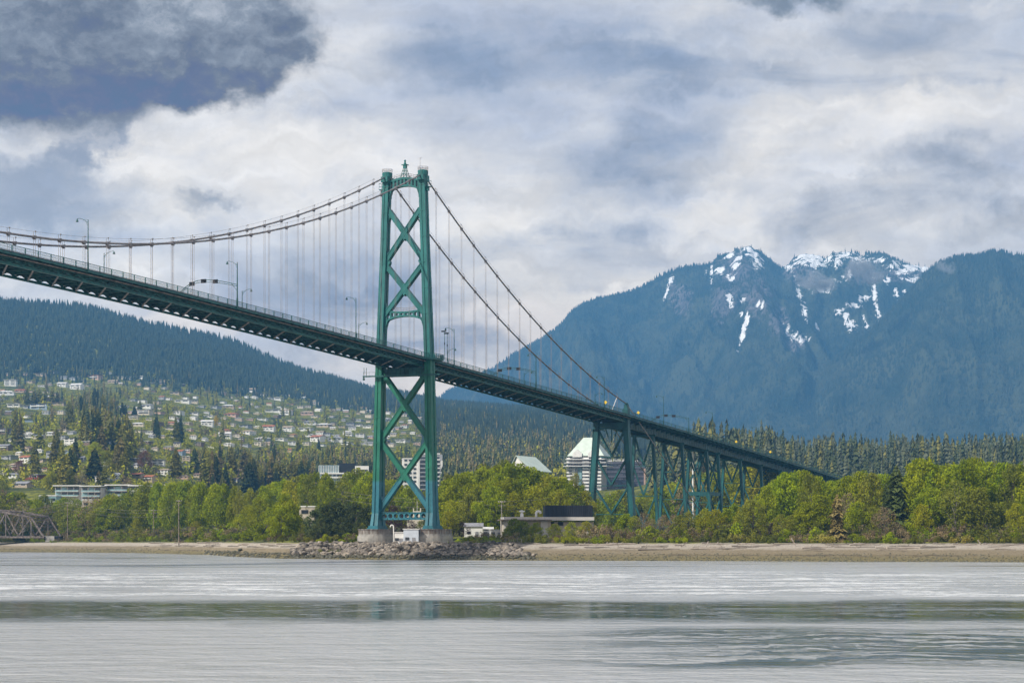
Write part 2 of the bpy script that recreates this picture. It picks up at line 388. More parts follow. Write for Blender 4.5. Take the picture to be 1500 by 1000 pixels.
# ---------------------------------------------------------------- terrain
def lerp_tab(x, tab):
    xs = [a for a, _ in tab]; ys = [b for _, b in tab]
    return np.interp(x, xs, ys)
def fbm2(x, y, seed=0, octs=5, lac=2.0, gain=0.5, ridged=False):
    """value noise on numpy arrays"""
    x = np.asarray(x, float); y = np.asarray(y, float); t = np.zeros(np.broadcast(x, y).shape); a = 1.0; fr = 1.0; tot = 0
    for o in range(octs):
        X = x * fr + 17.3 * o; Y = y * fr - 9.1 * o
        xi = np.floor(X).astype(np.int64); yi = np.floor(Y).astype(np.int64); u = X - xi; v = Y - yi
        u = u * u * (3 - 2 * u); v = v * v * (3 - 2 * v)
        def h(i, j):
            n = (i * 374761393 + j * 668265263 + (seed + o) * 2147483647) & 0xFFFFFFFF
            n = ((n ^ (n >> 13)) * 1274126177) & 0xFFFFFFFF
            return ((n ^ (n >> 16)) & 0xFFFF) / 65535.0
        q = (h(xi, yi) * (1 - u) + h(xi + 1, yi) * u) * (1 - v) + (h(xi, yi + 1) * (1 - u) + h(xi + 1, yi + 1) * u) * v
        if ridged: q = 1 - np.abs(2 * q - 1)
        t += a * q; tot += a; a *= gain; fr *= lac
    return t / tot
SHORE = [(-900, 1180), (-300, 1120), (0, 1058), (200, 968), (300, 850), (350, 725), (420, 654), (600, 606), (750, 595), (900, 585), (1200, 566), (1500, 548), (2400, 520)]
def shoreY(x): return lerp_tab(x, SHORE)
RIDGE = [(-900, 432), (-300, 436), (0, 441), (110, 449), (150, 457), (215, 477), (290, 490), (335, 502), (400, 530), (450, 547), (500, 562), (545, 577), (600, 584), (650, 602), (800, 612), (900, 628), (1000, 645), (1100, 652), (2400, 652)]
YK = [1150., 1300., 1600., 2000., 2600., 3300., 4000.]
GC = [-900, 0, 200, 450, 600, 660, 780, 900, 1050, 1250, 1500, 2400]
GR = {  # picture rows of the bare ground at the distances YK
    -900: [782, 735, 702, 662, 614, 580, 556], 0: [782, 733, 700, 660, 612, 578, 553], 200: [783, 738, 702, 662, 616, 585, 562], 450: [784, 760, 725, 690, 648, 615, 592],
    600: [785, 768, 735, 696, 655, 622, 602], 660: [786, 775, 740, 705, 665, 632, 612], 780: [786, 778, 745, 712, 672, 640, 620], 900: [786, 780, 740, 708, 680, 652, 640],
    1050: [786, 780, 700, 684, 672, 664, 660], 1250: [786, 780, 705, 690, 678, 668, 662], 1500: [786, 780, 705, 688, 676, 668, 662], 2400: [786, 780, 705, 688, 676, 668, 662]}
GZ = np.array([[CH + (HY - r) * y / F for r, y in zip(GR[c], YK)] for c in GC])
def ground_z(px, Y):
    px = np.asarray(px, float); Y = np.asarray(Y, float); px, Y = np.broadcast_arrays(px, Y)
    S = shoreY(px); zz = np.zeros(px.shape)
    d = Y - S
    zz = np.where(d < 62, np.interp(d, [-80, -6, 0, 30, 62], [-4.0, -0.35, 0.0, 1.9, 4.4]), np.interp(d, [62, 120, 400], [4.4, 6.5, 8.5]))
    ci = np.clip(np.searchsorted(GC, px) - 1, 0, len(GC) - 2); gc = np.array(GC, float)
    u = np.clip((px - gc[ci]) / (gc[ci + 1] - gc[ci]), 0, 1); u = u * u * (3 - 2 * u)
    ly = np.log(np.clip(Y, YK[0], 5200.0)); lk = np.log(np.array(YK + [5200.0]))
    RZ = CH + (HY - lerp_tab(px, RIDGE)) * 5200.0 / F
    zk = np.stack([GZ[ci, k] * (1 - u) + GZ[ci + 1, k] * u for k in range(len(YK))] + [RZ], 0)
    ki = np.clip(np.searchsorted(lk, ly) - 1, 0, len(lk) - 2)
    v = (ly - lk[ki]) / (lk[ki + 1] - lk[ki])
    za = np.take_along_axis(zk, ki[None], 0)[0]; zb = np.take_along_axis(zk, ki[None] + 1, 0)[0]
    zh = za * (1 - v) + zb * v
    zh = np.where(Y > 5200, np.maximum(zh - (Y - 5200) * 0.20, 20.0), zh)
    w = np.clip((Y - np.maximum(S + 150, 1020)) / 200.0, 0, 1); w = w * w * (3 - 2 * w)
    zz = zz * (1 - w) + zh * w
    X = (px - CX) / F * Y
    kn = 26.0 * np.exp(-(((px - 148) / 58.0) ** 2) - ((Y - 1830) / 260.0) ** 2)     # wooded knoll
    amp = np.clip((Y - 1250) / 1500.0, 0, 1) * np.clip((5300 - Y) / 900.0, 0.25, 1)
    zz = zz + kn + amp * 22.0 * (fbm2(X / 420.0, Y / 420.0, 3, 4) - 0.5)
    mic = np.where((d > 2) & (d < 200), 0.35 * (fbm2(X / 5.0, Y / 5.0, 8, 3) - 0.5) * np.clip(d / 20, 0, 1), 0)
    return zz + mic
def gz(px, Y): return float(ground_z(np.array([px]), np.array([Y]))[0])
def wx(px, Y): return (px - CX) / F * Y
def at(px, Y, z=None): return Vector((wx(px, Y), Y, gz(px, Y) if z is None else z))
def px_of(X, Y): return CX + F * X / Y
def zpix(py, Y): return CH + (HY - py) * Y / F
def find_Y(px, py, lo=1150.0, hi=5200.0):
    """nearest distance at which the bare ground in column px stands at row py"""
    Ys = np.geomspace(lo, hi, 400); rows = HY - (ground_z(np.full(400, px), Ys) - CH) * F / Ys
    k = np.argmax(rows <= py)
    return float(Ys[k]) if rows[k] <= py else None

def ground_mat():
    m = bpy.data.materials.new('land'); m.use_nodes = True; nt = NT(m.node_tree); bs = m.node_tree.nodes['Principled BSDF']
    g = nt.new('ShaderNodeNewGeometry'); P = g.outputs['Position']; sep = nt.new('ShaderNodeSeparateXYZ'); nt.l.new(P, sep.inputs[0]); z = sep.outputs[2]
    n = nt.noise(P, 0.02, 6, 0.6); n2 = nt.noise(P, 0.25, 5, 0.65); n3 = nt.noise(P, 1.6, 4, 0.7)
    # land: meadow and undergrowth
    grass = nt.mix(nt.step(n2, 0.38, 0.62), (0.062, 0.076, 0.018), (0.250, 0.250, 0.036))
    pt = nt.noise(P, 0.045, 3, 0.7, out='Color'); ps = nt.new('ShaderNodeSeparateXYZ'); nt.l.new(pt, ps.inputs[0])
    grass = nt.mix(nt.step(ps.outputs[0], 0.56, 0.60), grass, (0.030, 0.042, 0.016)); grass = nt.mix(nt.step(ps.outputs[1], 0.60, 0.64, 0.0, 0.8), grass, (0.230, 0.185, 0.120))
    grass = nt.mix(nt.step(n, 0.45, 0.62, 0.0, 0.75), grass, (0.030, 0.042, 0.020))
    # foreshore: pale dry stones on top, olive weed low down, wrack lines along the contours
    zw = nt.m('MULTIPLY_ADD', nt.m('SUBTRACT', n2, 0.5), 1.3, z)
    dry = nt.mix(nt.step(n3, 0.35, 0.65), (0.300, 0.255, 0.205), (0.480, 0.425, 0.355))
    wet = nt.mix(nt.step(n3, 0.3, 0.65), (0.085, 0.075, 0.030), (0.250, 0.205, 0.105))
    bk = nt.mix(nt.step(zw, 0.6, 2.1), wet, nt.mix(nt.step(n3, 0.35, 0.6), (0.165, 0.130, 0.080), (0.275, 0.225, 0.150)))
    bk = nt.mix(nt.step(zw, 2.5, 3.5), bk, dry)
    line = nt.m('MULTIPLY', nt.step(nt.m('ABSOLUTE', nt.m('SUBTRACT', zw, 1.45)), 0.0, 0.20, 1, 0), nt.step(nt.noise(P, 0.05, 3, 0.6), 0.42, 0.58))
    bk = nt.mix(nt.m('MULTIPLY', line, 0.8), bk, (0.060, 0.045, 0.035))
    line2 = nt.m('MULTIPLY', nt.step(nt.m('ABSOLUTE', nt.m('SUBTRACT', zw, 2.6)), 0.0, 0.14, 1, 0), nt.step(nt.noise(P, 0.08, 3, 0.6), 0.5, 0.6))
    bk = nt.mix(nt.m('MULTIPLY', line2, 0.7), bk, (0.085, 0.065, 0.050))
    c = nt.mix(nt.step(zw, 4.3, 5.0), bk, grass)
    nt.l.new(c, bs.inputs['Base Color']); bs.inputs['Roughness'].default_value = 0.95; bs.inputs['Specular IOR Level'].default_value = 0.1
    b = nt.new('ShaderNodeBump'); b.inputs['Strength'].default_value = 0.8; b.inputs['Distance'].default_value = 0.5
    nt.l.new(n3, b.inputs['Height']); nt.l.new(b.outputs[0], bs.inputs['Normal'])
    return m
def build_ground():
    cols = np.concatenate([np.arange(-900, -60, 30), np.arange(-60, 1560, 6), np.arange(1560, 2401, 30)]).astype(float)
    u = np.concatenate([np.linspace(-60, 66, 44), 66 + np.geomspace(4, 400, 26)])
    S = shoreY(cols)
    near = S[None, :] + u[:, None]
    last = near[-1]
    far = np.array([last * (1 - t) + 6600 * t for t in (np.geomspace(1, 60, 90) - 1) / 59.0])[1:]
    Yg = np.concatenate([near, far], 0); Pg = np.broadcast_to(cols[None], Yg.shape)
    Z = ground_z(Pg, Yg); X = (Pg - CX) / F * Yg
    V = np.stack([X, Yg, Z], -1).reshape(-1, 3); nr, nc = Yg.shape
    i = np.arange((nr - 1) * nc).reshape(nr - 1, nc)[:, :-1].ravel()
    Fq = np.stack([i, i + 1, i + nc + 1, i + nc], 1)
    me = np_mesh('ground', V, Fq, ground_mat(), smooth=True)
    o = add('ground', me); tag(o, kind='structure')
build_ground()

def water_mat():
    m = bpy.data.materials.new('sea_water'); m.use_nodes = True; nt = NT(m.node_tree); bs = m.node_tree.nodes['Principled BSDF']
    g = nt.new('ShaderNodeNewGeometry'); P = g.outputs['Position']; sep = nt.new('ShaderNodeSeparateXYZ'); nt.l.new(P, sep.inputs[0]); X, Y, Z = sep.outputs
    # currents: long lanes lying across the narrows, some glassy and some ruffled
    w0 = nt.noise(nt.vm('MULTIPLY', P, (0.045, 0.030, 1)), 1.0, 6, 0.68)
    wy = nt.m('MULTIPLY_ADD', nt.m('SUBTRACT', w0, 0.5), 34.0, Y)
    lane = nt.noise(nt.comb(nt.m('MULTIPLY', X, 0.010), nt.m('MULTIPLY', wy, 0.10), 2.0), 1.0, 5, 0.65)
    fine = nt.noise(nt.comb(nt.m('MULTIPLY', X, 0.055), nt.m('MULTIPLY', wy, 0.48), 5.0), 1.0, 4, 0.65)
    far = nt.noise(nt.comb(nt.m('MULTIPLY', X, 0.012), nt.m('MULTIPLY', Y, 0.045), 8.0), 1.0, 5, 0.65)
    brk = nt.noise(nt.comb(nt.m('MULTIPLY', X, 0.09), nt.m('MULTIPLY', wy, 0.55), 11.0), 1.0, 5, 0.68)
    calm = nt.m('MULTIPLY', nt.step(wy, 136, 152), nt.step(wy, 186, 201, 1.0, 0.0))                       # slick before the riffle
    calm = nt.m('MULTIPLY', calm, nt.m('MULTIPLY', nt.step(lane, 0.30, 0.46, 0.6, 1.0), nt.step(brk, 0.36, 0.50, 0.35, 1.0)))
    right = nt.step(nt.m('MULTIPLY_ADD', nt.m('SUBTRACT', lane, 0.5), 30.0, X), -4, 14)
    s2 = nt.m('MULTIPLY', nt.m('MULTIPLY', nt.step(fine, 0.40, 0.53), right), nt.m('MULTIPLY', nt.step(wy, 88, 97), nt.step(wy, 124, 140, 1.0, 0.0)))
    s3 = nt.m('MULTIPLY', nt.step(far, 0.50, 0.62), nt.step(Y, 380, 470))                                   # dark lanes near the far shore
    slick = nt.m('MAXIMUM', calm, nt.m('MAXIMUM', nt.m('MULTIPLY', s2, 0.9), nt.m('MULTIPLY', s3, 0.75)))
    amp = nt.m('MULTIPLY', nt.m('MULTIPLY_ADD', slick, -0.94, 1.0), nt.step(fine, 0.35, 0.65, 0.8, 1.15))
    w1 = nt.noise(nt.vm('MULTIPLY', P, (0.8, 0.9, 1)), 1.0, 4, 0.62)
    w2 = nt.noise(nt.vm('MULTIPLY', P, (0.18, 0.34, 1)), 1.0, 2, 0.5)
    hgt = nt.m('ADD', nt.m('MULTIPLY', w1, 0.6), nt.m('MULTIPLY', w2, 1.0))
    b = nt.new('ShaderNodeBump'); b.inputs['Distance'].default_value = 0.5
    nt.l.new(amp, b.inputs['Strength']); nt.l.new(hgt, b.inputs['Height']); nt.l.new(b.outputs[0], bs.inputs['Normal'])
    # broken water of the tidal riffle
    cr = nt.noise(nt.comb(nt.m('MULTIPLY', X, 0.040), nt.m('MULTIPLY', wy, 0.10), 7.0), 1.0, 6, 0.70)
    cr2 = nt.noise(nt.vm('MULTIPLY', P, (0.45, 0.35, 1)), 1.0, 4, 0.7)
    zone = nt.m('MULTIPLY', nt.step(wy, 202, 216), nt.step(wy, 330, 430, 1.0, 0.0))
    foam = nt.m('MULTIPLY', zone, nt.m('MULTIPLY', nt.step(cr, 0.44, 0.64, 0.02, 1.0), nt.step(cr2, 0.38, 0.62, 0.15, 1.0)))
    # silt: river load plus painted sky reflection, pale where ruffled, dark on the slicks
    silt_sheen = nt.mix(slick, (0.385, 0.385, 0.378), (0.016, 0.034, 0.040))
    silt_sheen = nt.mix(nt.m('MULTIPLY', zone, 0.5), silt_sheen, (0.30, 0.30, 0.295))
    c = nt.mix(foam, silt_sheen, (0.80, 0.81, 0.80))
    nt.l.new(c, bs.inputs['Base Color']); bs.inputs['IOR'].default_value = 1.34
    nt.put(bs.inputs['Roughness'], nt.m('MULTIPLY_ADD', foam, 0.4, nt.m('MULTIPLY_ADD', amp, 0.15, 0.03)))
    return m
def build_water():
    me = bpy.data.meshes.new('water')
    me.from_pydata([(-4000, -400, 0), (4000, -400, 0), (4000, 1600, 0), (-4000, 1600, 0)], [], [(0, 1, 2, 3)])
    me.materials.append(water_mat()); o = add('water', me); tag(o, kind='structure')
build_water()

# ---------------------------------------------------------------- mountains
def mount_mat(name, snow_line):
    m = bpy.data.materials.new(name); m.use_nodes = True; nt = NT(m.node_tree); bs = m.node_tree.nodes['Principled BSDF']
    g = nt.new('ShaderNodeNewGeometry'); P = g.outputs['Position']
    at_ = nt.new('ShaderNodeAttribute', attribute_name='snow'); ar = nt.new('ShaderNodeAttribute', attribute_name='rock')
    n = nt.noise(P, 0.004, 6, 0.65); n2 = nt.noise(P, 0.03, 4, 0.7)
    forest = nt.mix(nt.step(n, 0.36, 0.62), (0.016, 0.026, 0.016), (0.070, 0.076, 0.040))
    rock = nt.mix(nt.step(n2, 0.35, 0.65), (0.07, 0.062, 0.066), (0.20, 0.175, 0.180))
    sn = nt.noise(nt.vm('MULTIPLY', P, (1, 1, 0.35)), 0.022, 6, 0.75)
    sm = nt.step(nt.m('ADD', at_.outputs['Fac'], nt.m('MULTIPLY', nt.m('SUBTRACT', sn, 0.5), 3.4)), 0.47, 0.56)
    sm = nt.m('MULTIPLY', sm, nt.step(at_.outputs['Fac'], 0.04, 0.20))
    rm = nt.step(nt.m('ADD', ar.outputs['Fac'], nt.m('MULTIPLY', nt.m('SUBTRACT', n2, 0.5), 1.3)), 0.45, 0.75)
    c = nt.mix(nt.m('MULTIPLY', rm, 0.8), forest, rock); c = nt.mix(sm, c, (0.94, 0.94, 0.94))
    nt.l.new(c, bs.inputs['Base Color']); bs.inputs['Roughness'].default_value = 0.95; bs.inputs['Specular IOR Level'].default_value = 0.05
    b = nt.new('ShaderNodeBump'); b.inputs['Strength'].default_value = 0.9; b.inputs['Distance'].default_value = 30.0
    nt.l.new(n2, b.inputs['Height']); nt.l.new(b.outputs[0], bs.inputs['Normal'])
    return m
R1 = [(300, 700), (560, 640), (610, 606), (640, 588), (660, 572), (700, 551), (730, 535), (755, 518), (790, 500), (815, 484), (828, 470), (842, 457), (870, 446), (900, 437), (930, 426), (950, 414), (967, 404), (985, 396), (1000, 392), (1025, 389), (1040, 386), (1050, 377), (1062, 371), (1080, 367), (1096, 360), (1106, 364), (1120, 374), (1134, 385), (1146, 394), (1155, 386), (1163, 377), (1180, 371), (1196, 373), (1208, 379), (1218, 371), (1232, 368), (1250, 370), (1262, 376), (1285, 377), (1305, 382), (1330, 386), (1365, 393), (1400, 398), (1460, 402), (1520, 405), (1700, 420), (2100, 470)]
R2 = [(1000, 690), (1050, 655), (1100, 622), (1140, 590), (1180, 556), (1230, 521), (1270, 490), (1300, 459), (1330, 431), (1350, 408), (1365, 394), (1380, 386), (1395, 380), (1410, 377), (1440, 375), (1465, 371), (1490, 373), (1540, 378), (1700, 392), (1900, 420), (2300, 520)]
SNOWP = [  # snow fields and gullies: column, row, half width, half height, lean (columns per row)
    (1096, 364, 8, 4, 0), (1103, 372, 6, 10, .3), (1070, 374, 9, 3, 0), (1081, 380, 4, 9, -.3), (1076, 392, 3, 6, .4), (1068, 438, 3, 8, .3), (1071, 408, 5, 4, .6), (1108, 382, 6, 8, .2), (1055, 396, 5, 4, 0), (1042, 400, 1.6, 12, 0), (1088, 440, 4, 4, -.4), (1112, 446, 6, 4, -.5), (1091, 458, 5, 2, -.5), (1092, 475, 2.5, 10, -.4), (1086, 500, 1.8, 9, -.4),
    (1185, 376, 20, 7, 0), (1172, 384, 9, 6, .3), (1196, 386, 12, 6, 0), (1154, 391, 6, 4, 0), (1214, 380, 5, 4, 0), (1236, 374, 12, 5, 0), (1228, 384, 6, 6, .2), (1256, 379, 9, 4, 0), (1245, 400, 2, 5, 0), (1285, 381, 9, 3, 0), (1308, 388, 9, 4, 0), (1335, 392, 14, 5, 0), (1356, 394, 8, 5, 0), (1345, 411, 12, 5, .3), (1320, 398, 8, 4, 0), (1300, 411, 4, 6, .5), (1312, 428, 3, 6, .2), (1327, 430, 2.5, 6, .2), (1230, 412, 6, 4, .6),
    (1170, 430, 3, 14, .28), (1178, 455, 3, 14, .28), (1158, 487, 6, 7, .6), (1168, 493, 9, 6, .8), (1196, 477, 2, 6, .1), (1240, 466, 4, 8, .5), (1246, 474, 5, 7, .3), (1229, 457, 4, 3, 0), (1253, 447, 7, 4, .4), (1266, 437, 8, 3, -.2), (1281, 430, 2.5, 14, .1), (1285, 455, 2.5, 14, .25), (1267, 470, 2.5, 7, .2), (982, 412, 2.5, 6, -.4), (1035, 399, 2, 3, 0), (975, 432, 1.4, 10, -.4), (1205, 425, 12, 3, 0), (1372, 402, 3, 3, 0), (1445, 402, 1.5, 4, 0)]
ROCKP = [(1080, 400, 38, 40), (1110, 430, 30, 40), (1060, 440, 26, 40), (1000, 440, 18, 30), (1170, 400, 30, 24), (1165, 505, 20, 14), (1405, 440, 20, 14), (1260, 400, 30, 24), (985, 425, 8, 30), (1140, 470, 20, 30), (1320, 402, 40, 14)]
def mountain(name, ridge, Yr, Yb, row_b, c0, c1, seed, relief, label_snow=True):
    cols = np.arange(c0, c1 + 1, 2.5); nrow = 130
    rr = lerp_tab(cols, ridge) + (fbm2(cols / 5.0, cols * 0, seed + 5, 3) - 0.5) * 4.0
    t = np.linspace(0, 1, nrow)[:, None]
    Yg = Yb * (1 - t) + Yr * t + 0 * cols[None]
    zr = CH + (HY - rr) * Yr / F; zb = CH + (HY - row_b) * Yb / F - 60
    zb = np.minimum(zb, zr - 20)
    prof = t ** 1.12
    Z = zb + (zr - zb)[None] * prof
    X = (cols[None] - CX) / F * Yg
    # spurs and gullies that run down the fall line
    env = np.sin(np.pi * np.clip(t, 0, 1)) ** 0.7 * np.clip((zr - zb)[None] / 600.0, 0, 1)
    wv = 400 * (fbm2(X / 900.0, Yg / 900.0, seed + 1, 3) - 0.5)
    r1 = fbm2((X + wv) / 640.0, Yg / 2600.0, seed, 5, 2.1, 0.52, True) - 0.6
    r2 = fbm2((X + wv) / 190.0, Yg / 700.0, seed + 9, 4, 2.1, 0.55, True) - 0.6
    Z = Z + env * relief * (r1 + 0.30 * r2)
    Z[-1] = zr
    back = np.maximum(Z[-1:] - 500, 10.0); Yg = np.concatenate([Yg, Yg[-1:] + 700]); Z = np.concatenate([Z, back]); X = np.concatenate([X, X[-1:] * (1 + 700 / Yr)])
    nr, nc = Z.shape
    V = np.stack([X, Yg, Z], -1).reshape(-1, 3)
    i = np.arange((nr - 1) * nc).reshape(nr - 1, nc)[:, :-1].ravel()
    me = np_mesh(name, V, np.stack([i, i + 1, i + nc + 1, i + nc], 1), mount_mat(name + '_cover', 900), smooth=True)
    P = CX + F * V[:, 0] / V[:, 1]; Q = HY - (V[:, 2] - CH) * F / V[:, 1]
    sn = np.zeros(len(V)); rk = np.zeros(len(V))
    if label_snow:
        for a, b, rx, ry, ln in SNOWP:
            d = np.sqrt(((P - a - ln * (Q - b)) / (rx * 1.25)) ** 2 + ((Q - b) / (ry * 1.2)) ** 2); sn = np.maximum(sn, np.clip(0.92 - 0.47 * d, 0, 1))
        for a, b, rx, ry in ROCKP:
            rk = np.maximum(rk, np.clip(1.0 - 0.6 * np.sqrt(((P - a) / rx) ** 2 + ((Q - b) / ry) ** 2), 0, 1))
    for nm, arr in (('snow', sn), ('rock', rk)):
        A = me.attributes.new(nm, 'FLOAT', 'POINT'); A.data.foreach_set('value', arr.astype(np.float32))
    o = add(name, me); tag(o, kind='structure')
    return cols, V.reshape(nr, nc, 3), sn.reshape(nr, nc), rk.reshape(nr, nc)
MT1 = mountain('mountain', R1, 9300.0, 6900.0, 652, 300, 2100, 40, 560)
MT2 = mountain('mountain', R2, 7600.0, 6300.0, 664, 1000, 2300, 61, 420, False)

# far woods: every tree a small ragged cone of its own, all joined
def cones(P, H, W, nside=5, tiers=1, seed=0):
    """P n x 3 feet, H heights, W radii"""
    n = len(P); rs = np.random.RandomState(seed); Vs = []; Fs = []; base = 0
    for k in range(tiers):
        z0 = (0.06 + 0.80 * k / tiers); z1 = 1.0 if k == tiers - 1 else z0 + 1.15 / tiers + 0.12
        rad = (1 - 0.80 * k / tiers)
        a = rs.rand(n, 1) * 6.28 + np.arange(nside)[None] * 2 * np.pi / nside
        rr = W[:, None] * rad * rs.uniform(0.6, 1.15, (n, nside))
        zz = P[:, 2:3] + H[:, None] * (z0 + rs.uniform(-0.05, 0.05, (n, nside)))
        ring = np.stack([P[:, 0:1] + rr * np.cos(a), P[:, 1:2] + rr * np.sin(a), zz], -1)
        top = np.stack([P[:, 0] + W * rs.uniform(-.06, .06, n), P[:, 1], P[:, 2] + H * min(1.0, z1)], -1)[:, None]
        V = np.concatenate([ring, top], 1)
        o = base + np.arange(n)[:, None] * (nside + 1)
        for j in range(nside): Fs.append(np.concatenate([o + j, o + (j + 1) % nside, o + nside], 1))
        Vs.append(V.reshape(-1, 3)); base += n * (nside + 1)
    return np.concatenate(Vs), np.concatenate(Fs)
def forest_stuff(name, P, H, W, m, nside=5, tiers=1, seed=0):
    V, Fq = cones(P, H, W, nside, tiers, seed)
    o = add(name, np_mesh(name, V, Fq, m)); tag(o, kind='stuff'); return o
def far_mat(name, c1, c2, c3=None):
    """tree cover: tones change from tree to tree (every island of the mesh)"""
    m = bpy.data.materials.new(name); m.use_nodes = True; nt = NT(m.node_tree); bs = m.node_tree.nodes['Principled BSDF']
    g = nt.new('ShaderNodeNewGeometry'); n = nt.noise(nt.vm('MULTIPLY', g.outputs['Position'], (1, .4, .5)), 0.005, 5, 0.65)
    c = nt.mix(g.outputs['Random Per Island'], c1, c2)
    if c3: c = nt.mix(nt.m('MULTIPLY', nt.step(n, 0.48, 0.62), 0.8), c, c3)
    nt.l.new(c, bs.inputs['Base Color']); bs.inputs['Roughness'].default_value = 0.9; bs.inputs['Specular IOR Level'].default_value = 0.05
    return m
M['far1'] = far_mat('mountain_conifers', (0.020, 0.029, 0.018), (0.040, 0.047, 0.028), (0.060, 0.065, 0.037))
M['far2'] = far_mat('hill_conifers', (0.018, 0.028, 0.018), (0.050, 0.062, 0.034), (0.030, 0.040, 0.026))
def mountain_trees(name, MT, n, seed, hide_snow=True):
    cols, V, sn, rk = MT; rs = np.random.RandomState(seed); nr, nc, _ = V.shape
    c = rs.rand(n) * (nc - 2); r = np.where(rs.rand(n) < 0.10, nr - 2 - rs.rand(n) * 3, rs.rand(n) ** 0.8 * (nr - 3)); ci = c.astype(int); ri = r.astype(int); u = (c - ci)[:, None]; v = (r - ri)[:, None]
    P = (V[ri, ci] * (1 - u) + V[ri, ci + 1] * u) * (1 - v) + (V[ri + 1, ci] * (1 - u) + V[ri + 1, ci + 1] * u) * v
    px = CX + F * P[:, 0] / P[:, 1]
    keep = (px > -20) & (px < 1620) & (rs.rand(n) > sn[ri, ci] * 1.5) & (rs.rand(n) > rk[ri, ci] * 0.6)
    P = P[keep]; k = len(P); H = rs.uniform(7, 23, k)
    return forest_stuff(name, P - np.array([0, 0, 2.0]), H, H * rs.uniform(0.16, 0.26, k), M['far1'], 4, 1, seed)
mountain_trees('forest', MT1, 56000, 3)
mountain_trees('forest', MT2, 30000, 4)

# ---------------------------------------------------------------- haze
def build_haze():
    mb = MB(); mb.box((0, (HAZE_FAR - 700) / 2, (HAZE_TOP - 8) / 2), (12000, HAZE_FAR + 700, HAZE_TOP + 8))
    m = bpy.data.materials.new('haze_air'); m.use_nodes = True; nt = NT(m.node_tree); nt.n.clear()
    out = nt.new('ShaderNodeOutputMaterial'); pv = nt.new('ShaderNodeVolumePrincipled')
    pv.inputs['Color'].default_value = HAZE_COL + (1,); pv.inputs['Density'].default_value = HAZE_DENS; pv.inputs['Anisotropy'].default_value = 0.0
    nt.l.new(pv.outputs[0], out.inputs['Volume'])
    m.cycles.homogeneous_volume = True if hasattr(m.cycles, 'homogeneous_volume') else None
    o = mb.build('haze', m); tag(o, kind='stuff')
build_haze()

# ---------------------------------------------------------------- the suspension bridge
BT = R(22.88); BD = Vector((math.sin(BT), math.cos(BT), 0)); BE = Vector((math.cos(BT), -math.sin(BT), 0)); UP = Vector((0, 0, 1))
BC = Vector((-33.39, 681.1, 0)); PAN = 9.75; SIDE_END = 186.0; MAIN_END = -300.0; VIA_END = 560.0
def br(s, t, z): return BC + BD * s + BE * t + UP * z          # s along the bridge (away), t across (towards the viewer), z up
def rail_z(s):
    if s < -236: s = -472 - s
    return -8.43470999e-11 * s ** 4 + 6.44875950e-08 * s ** 3 - 2.37611386e-05 * s ** 2 - 4.01965578e-02 * s + 63.3499804
SADDLE = 119.6; KC = 46.9 / 236.0 ** 2
def cable_z(s):
    if s <= 0: return SADDLE - 46.9 + KC * (s + 236.0) ** 2
    k = (SADDLE - 58.7) / SIDE_END
    return SADDLE - k * s - KC * s * (SIDE_END - s) * 1.0
bridge = empty('suspension_bridge', BC, 'long green steel suspension bridge crossing from the upper left to the wooded far shore', 'bridge')
def seg_list(a, b, st): 
    n = max(1, int(round((b - a) / st))); return [a + (b - a) * i / n for i in range(n + 1)]

